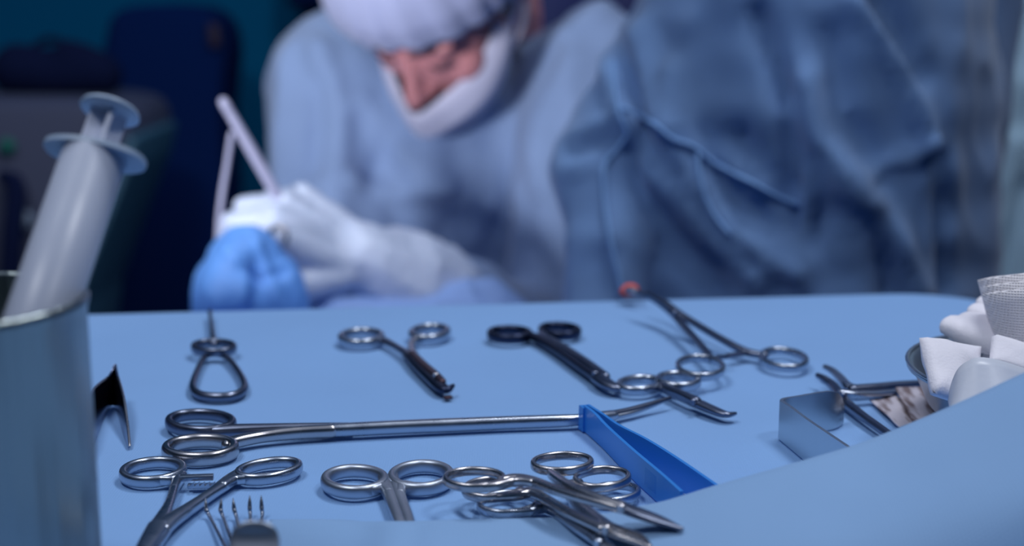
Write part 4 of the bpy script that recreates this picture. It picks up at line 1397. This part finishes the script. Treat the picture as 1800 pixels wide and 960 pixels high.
af = [([(1085, 0), (1075, 120), (1085, 195), (1100, 235)], .012, 13), ([(1060, 290), (1062, 340), (1072, 420), (1090, 500)], .006, 9),
      ([(1135, 60), (1170, 200), (1230, 320), (1290, 400), (1380, 470)], .016, 22), ([(1190, 120), (1200, 230)], .010, 12), ([(1105, 210), (1160, 300), (1240, 410), (1330, 490)], .014, 20),
      ([(1330, 20), (1375, 150), (1398, 250), (1408, 420)], -.020, 18), ([(1300, 240), (1370, 340)], -.014, 22), ([(1420, 140), (1440, 240), (1500, 340), (1570, 430), (1610, 520)], .020, 24),
      ([(1390, 200), (1420, 330), (1405, 500)], .014, 14), ([(1500, 0), (1570, 110), (1600, 180), (1625, 255)], .014, 14), ([(1625, 260), (1580, 280), (1520, 305)], .010, 12),
      ([(1540, 0), (1610, 130)], -.010, 20), ([(1640, 280), (1650, 400), (1665, 520)], -.016, 16), ([(1460, 60), (1480, 200), (1540, 300)], -.012, 26),
      ([(1630, 300), (1640, 420), (1655, 520)], .008, 12), ([(1540, 380), (1560, 520)], -.010, 18), ([(1420, 440), (1435, 400), (1440, 370)], -.014, 14), ([(1225, 250), (1300, 300), (1400, 360)], .006, 14),
      ([(1150, 380), (1230, 480), (1260, 520)], -.012, 26), ([(1240, 250), (1280, 340), (1360, 400)], -.012, 26), ([(1010, 240), (1070, 215)], .008, 10), ([(1000, 265), (1060, 250)], -.006, 9), ([(990, 300), (1040, 290)], .006, 10)]
asst = standing('assistant standing back turned in a creased blue gown with waist ties, filling the right half', acx, acy, M['gown_assist'], gch, af, .009, 9,
                [[(shL, .05), (D(1250, -50, 1.27), .036), (D(1160, 150, 1.24), .03), (eL, .028), (D(1075, 415, 1.20), .024), (hL, .022)],
                 [(shR, .05), (D(1640, -60, 1.34), .045), (D(1655, 120, 1.34), .038), (eR, .034), (D(1630, 330, 1.42), .032), (hR, .026)]], (-.25, 1, 0))


def ray_surface(parent, name, uvs, off=.0015):
    dg = bpy.context.evaluated_depsgraph_get()
    ob = [c for c in parent.children if c.name.startswith('surgical_gown')][0]
    res = []
    mw = ob.matrix_world.inverted()
    from mathutils.bvhtree import BVHTree
    bvh = BVHTree.FromPolygons([v.co + ORG[ob.name] for v in ob.data.vertices], [tuple(p.vertices) for p in ob.data.polygons])
    for (u, v) in uvs:
        dr = (D(u, v, 1) - CAM).normalized()
        hit = bvh.ray_cast(CAM, dr)
        if hit[0] is not None:
            res.append(hit[0] - dr * off)
    return res


for pts, wd_ in (([(1096, 190), (1125, 203), (1155, 222), (1180, 243), (1205, 252), (1225, 262), (1250, 283), (1280, 300), (1320, 320), (1360, 342), (1402, 360)], .0044),
                 ([(1078, 60), (1077, 110), (1080, 160), (1088, 200), (1102, 232)], .0042),
                 ([(1102, 238), (1085, 262), (1066, 282), (1060, 300)], .0036),
                 ([(1060, 300), (1063, 350), (1069, 400), (1076, 440), (1086, 480), (1094, 520)], .0040),
                 ([(1226, 268), (1232, 320), (1250, 370), (1280, 410)], .0034)):
    rp = ray_surface(asst, 'gown', pts)
    if len(rp) > 2:
        sweep(MB(), [tuple(p) + (.0018, wd_) for p in rp], n=5, seg=10, up=(0, 1, 0)).build('gown_tie', M['tie'], asst)

# third figure at the far right
bcx, bcy = .66, 1.72
Eb = lambda z: V3((bcx, bcy, z))
gch = [[(Eb(.42), .13), (Eb(.20), .16), (Eb(0), .17), (Eb(-.50), .19)],
       [(D(1850, -300, 1.68), .085), (D(1795, 60, 1.64), .085), (D(1775, 300, 1.62), .07), (D(1760, 560, 1.60), .05)],
       [(D(2150, -300, 1.70), .085), (D(2180, 60, 1.68), .08), (D(2170, 400, 1.66), .06)]]
bf = [([(1790, 250), (1750, 420), (1740, 520)], .012, 16), ([(1740, 60), (1760, 160), (1730, 300)], .014, 26), ([(1800, 330), (1770, 500)], -.010, 18)]
standing('third person in a grey-teal gown at the right edge, mostly hidden behind the assistant', bcx, bcy, M['gown_far'], gch, bf, .010, 7,
         [[(D(1850, -300, 1.68), .06), (D(1775, 300, 1.62), .04), (D(1760, 560, 1.60), .03)], [(D(2150, -300, 1.70), .06), (D(2170, 400, 1.66), .04)]], (-.6, -.6, 0))

# ================================================================== BACKGROUND EQUIPMENT
def extrude_profile(poly, d, depth, bevel=.03, sc=1.0):
    """solid with the given outline at distance d, real depth behind it"""
    bm = bmesh.new()
    vf = [bm.verts.new(D(900 - (900 - u) * sc, v, d)) for u, v in poly]
    f = bm.faces.new(vf)
    ret = bmesh.ops.extrude_face_region(bm, geom=[f])
    nv = [e for e in ret['geom'] if isinstance(e, bmesh.types.BMVert)]
    for v in nv:
        v.co += V3((0, depth, 0))
    bmesh.ops.recalc_face_normals(bm, faces=bm.faces[:])
    bmesh.ops.bevel(bm, geom=bm.edges[:], offset=bevel, segments=3, affect='EDGES', profile=.5)
    bm.verts.index_update()
    vs = [v.co.copy() for v in bm.verts]
    fs = [tuple(v.index for v in f.verts) for f in bm.faces]
    bm.free()
    return MB().add(vs, fs)


def vfor(z, d):
    return proj(V3((0, d * math.cos(PITCH), z)))[1]


o = thing('anaesthesia_machine', 'grey rounded machine cabinet at the left behind the syringe', 'machine', D(120, 500, 2.2) * 1.0)
o.location.z = FLOOR
ORG[o.name] = V3(o.location)
extrude_profile([(-120, 178), (40, 176), (230, 178), (290, 190), (310, 225), (300, 290), (262, 400), (215, 545), (190, 760), (-120, 760)], 2.2, .30, .02, 1.136).build('cabinet', M['grey'], o, smooth='auto')
extrude_profile([(302, 240), (318, 244), (308, 300), (270, 410), (224, 550), (200, 760), (188, 760), (212, 545), (258, 400), (294, 290)], 2.195, .28, .004, 1.136).build('sheen_strip', M['tealsheen'], o, smooth='auto')  # added strip, teal sheen of the cabinet edge put into its colour
b_ = D(40, 760, 2.2)
box(MB(), (D(40, 700, 2.35).x, D(40, 700, 2.35).y + .05, (FLOOR + b_.z) / 2 + .02), .34, .3, (b_.z - FLOOR) + .06, None, .02).build('pedestal', M['grey'], o, smooth='auto')
sweep(MB(), [tuple(D(8, 312, 2.17)) + (.012, .012), tuple(D(28, 330, 2.16)) + (.015, .015), tuple(D(22, 420, 2.15)) + (.016, .016), tuple(D(14, 560, 2.16)) + (.016, .016)], n=8, up=(0, 1, 0)).build('breathing_hose', M['black'], o)
lathe(MB(), [(.0005, .012), (.012, .012), (.015, .008), (.015, 0), (.0005, 0)], D(44, 386, 2.19), (0, -1, 0), 24).build('dial', M['syr_flange'], o)
lathe(MB(), [(.0005, .008), (.010, .008), (.012, .004), (.012, 0), (.0005, 0)], D(14, 256, 2.19), (0, -1, 0), 24).build('indicator_lamp', M['greenled'], o)

o = thing('equipment_bag', 'black soft equipment bag with two humps on top of the grey machine', 'bag', D(100, 172, 2.36))
V, N, F = blob([[(D(30, 125, 2.36), .045), (D(100, 135, 2.36), .040), (D(175, 132, 2.36), .040)], [(D(28, 112, 2.36), .036), (D(70, 112, 2.36), .030)], [(D(125, 106, 2.36), .036), (D(160, 116, 2.36), .034)]], [], .008, 5)
zb = .0275
V = [V3((p.x, p.y, max(p.z, zb))) for p in V]
MB().add(V, F).build('bag_body', M['black'], o)
sweep(MB(), [tuple(D(60, 84, 2.36)) + (.006, .006), tuple(D(80, 70, 2.36)) + (.006, .006), tuple(D(105, 72, 2.36)) + (.006, .006), tuple(D(120, 86, 2.36)) + (.006, .006)], n=5, up=(0, 1, 0)).build('handle', M['black'], o)

o = thing('equipment_tower', 'tall dark navy padded tower with rounded top beside the grey machine', 'tower', D(330, 500, 2.75))
o.location.z = FLOOR
ORG[o.name] = V3(o.location)
zf = vfor(FLOOR, 2.75)
extrude_profile([(238, 30), (262, 12), (320, 8), (390, 14), (420, 40), (430, 90), (420, 190), (426, 330), (430, 560), (430, 820), (240, 820), (240, 560), (246, 250), (226, 100)], 2.75, .22, .02, 1.075).build('padded_body', M['navy'], o, smooth='auto')
extrude_profile([(394, 40), (412, 44), (416, 82), (398, 84)], 2.738, .02, .003, 1.06).build('side_label', mat('maroon_label', (48, 34, 66), .6), o, smooth='auto')
c_ = D(335, 820, 2.85)
box(MB(), (c_.x, c_.y, (c_.z + FLOOR) / 2), .16, .16, c_.z - FLOOR + .02, None, .01).build('column', M['black'], o)
box(MB(), (c_.x, c_.y, FLOOR + .03), .5, .4, .06, None, .01).build('base', M['black'], o)

o = thing('wall_monitor', 'dark wall monitor peeking out above the surgeon shoulder', 'monitor', D(545, -60, 3.15))
extrude_profile([(505, 12), (505, -180), (700, -180), (700, 12)], 3.1, .06, .01).build('housing', M['black'], o, smooth='auto')
extrude_profile([(512, 2), (512, -170), (693, -170), (693, 2)], 3.09, .012, .002).build('screen', M['navy'], o, smooth='auto')
extrude_profile([(580, -70), (580, -110), (620, -110), (620, -70)], 3.15, .10, .004).build('wall_bracket', M['black'], o, smooth='auto')

o = thing('supply_cabinet', 'dark blue supply cabinet between the surgeon and the assistant', 'cabinet', (D(1050, 100, 3.0).x, 3.05, FLOOR))
cx_ = D(1050, 100, 3.0).x
box(MB(), (cx_, 3.10, (FLOOR + .75) / 2 - .0), .56, .36, .75 - FLOOR, None, .008).build('cabinet_body', M['navywall'], o, smooth='auto')
for s in (-1, 1):
    dr = box(MB(), (cx_ + s * .138, 2.912, (FLOOR + .75) / 2), .268, .02, .75 - FLOOR - .06, None, .004).build('door', M['navywall'], o, smooth='auto')
    sweep(MB(), [(cx_ + s * .03, 2.89, -.06, .006, .006), (cx_ + s * .03, 2.89, .06, .006, .006)], n=1, up=(0, 1, 0)).build('handle', M['legsteel'], dr)
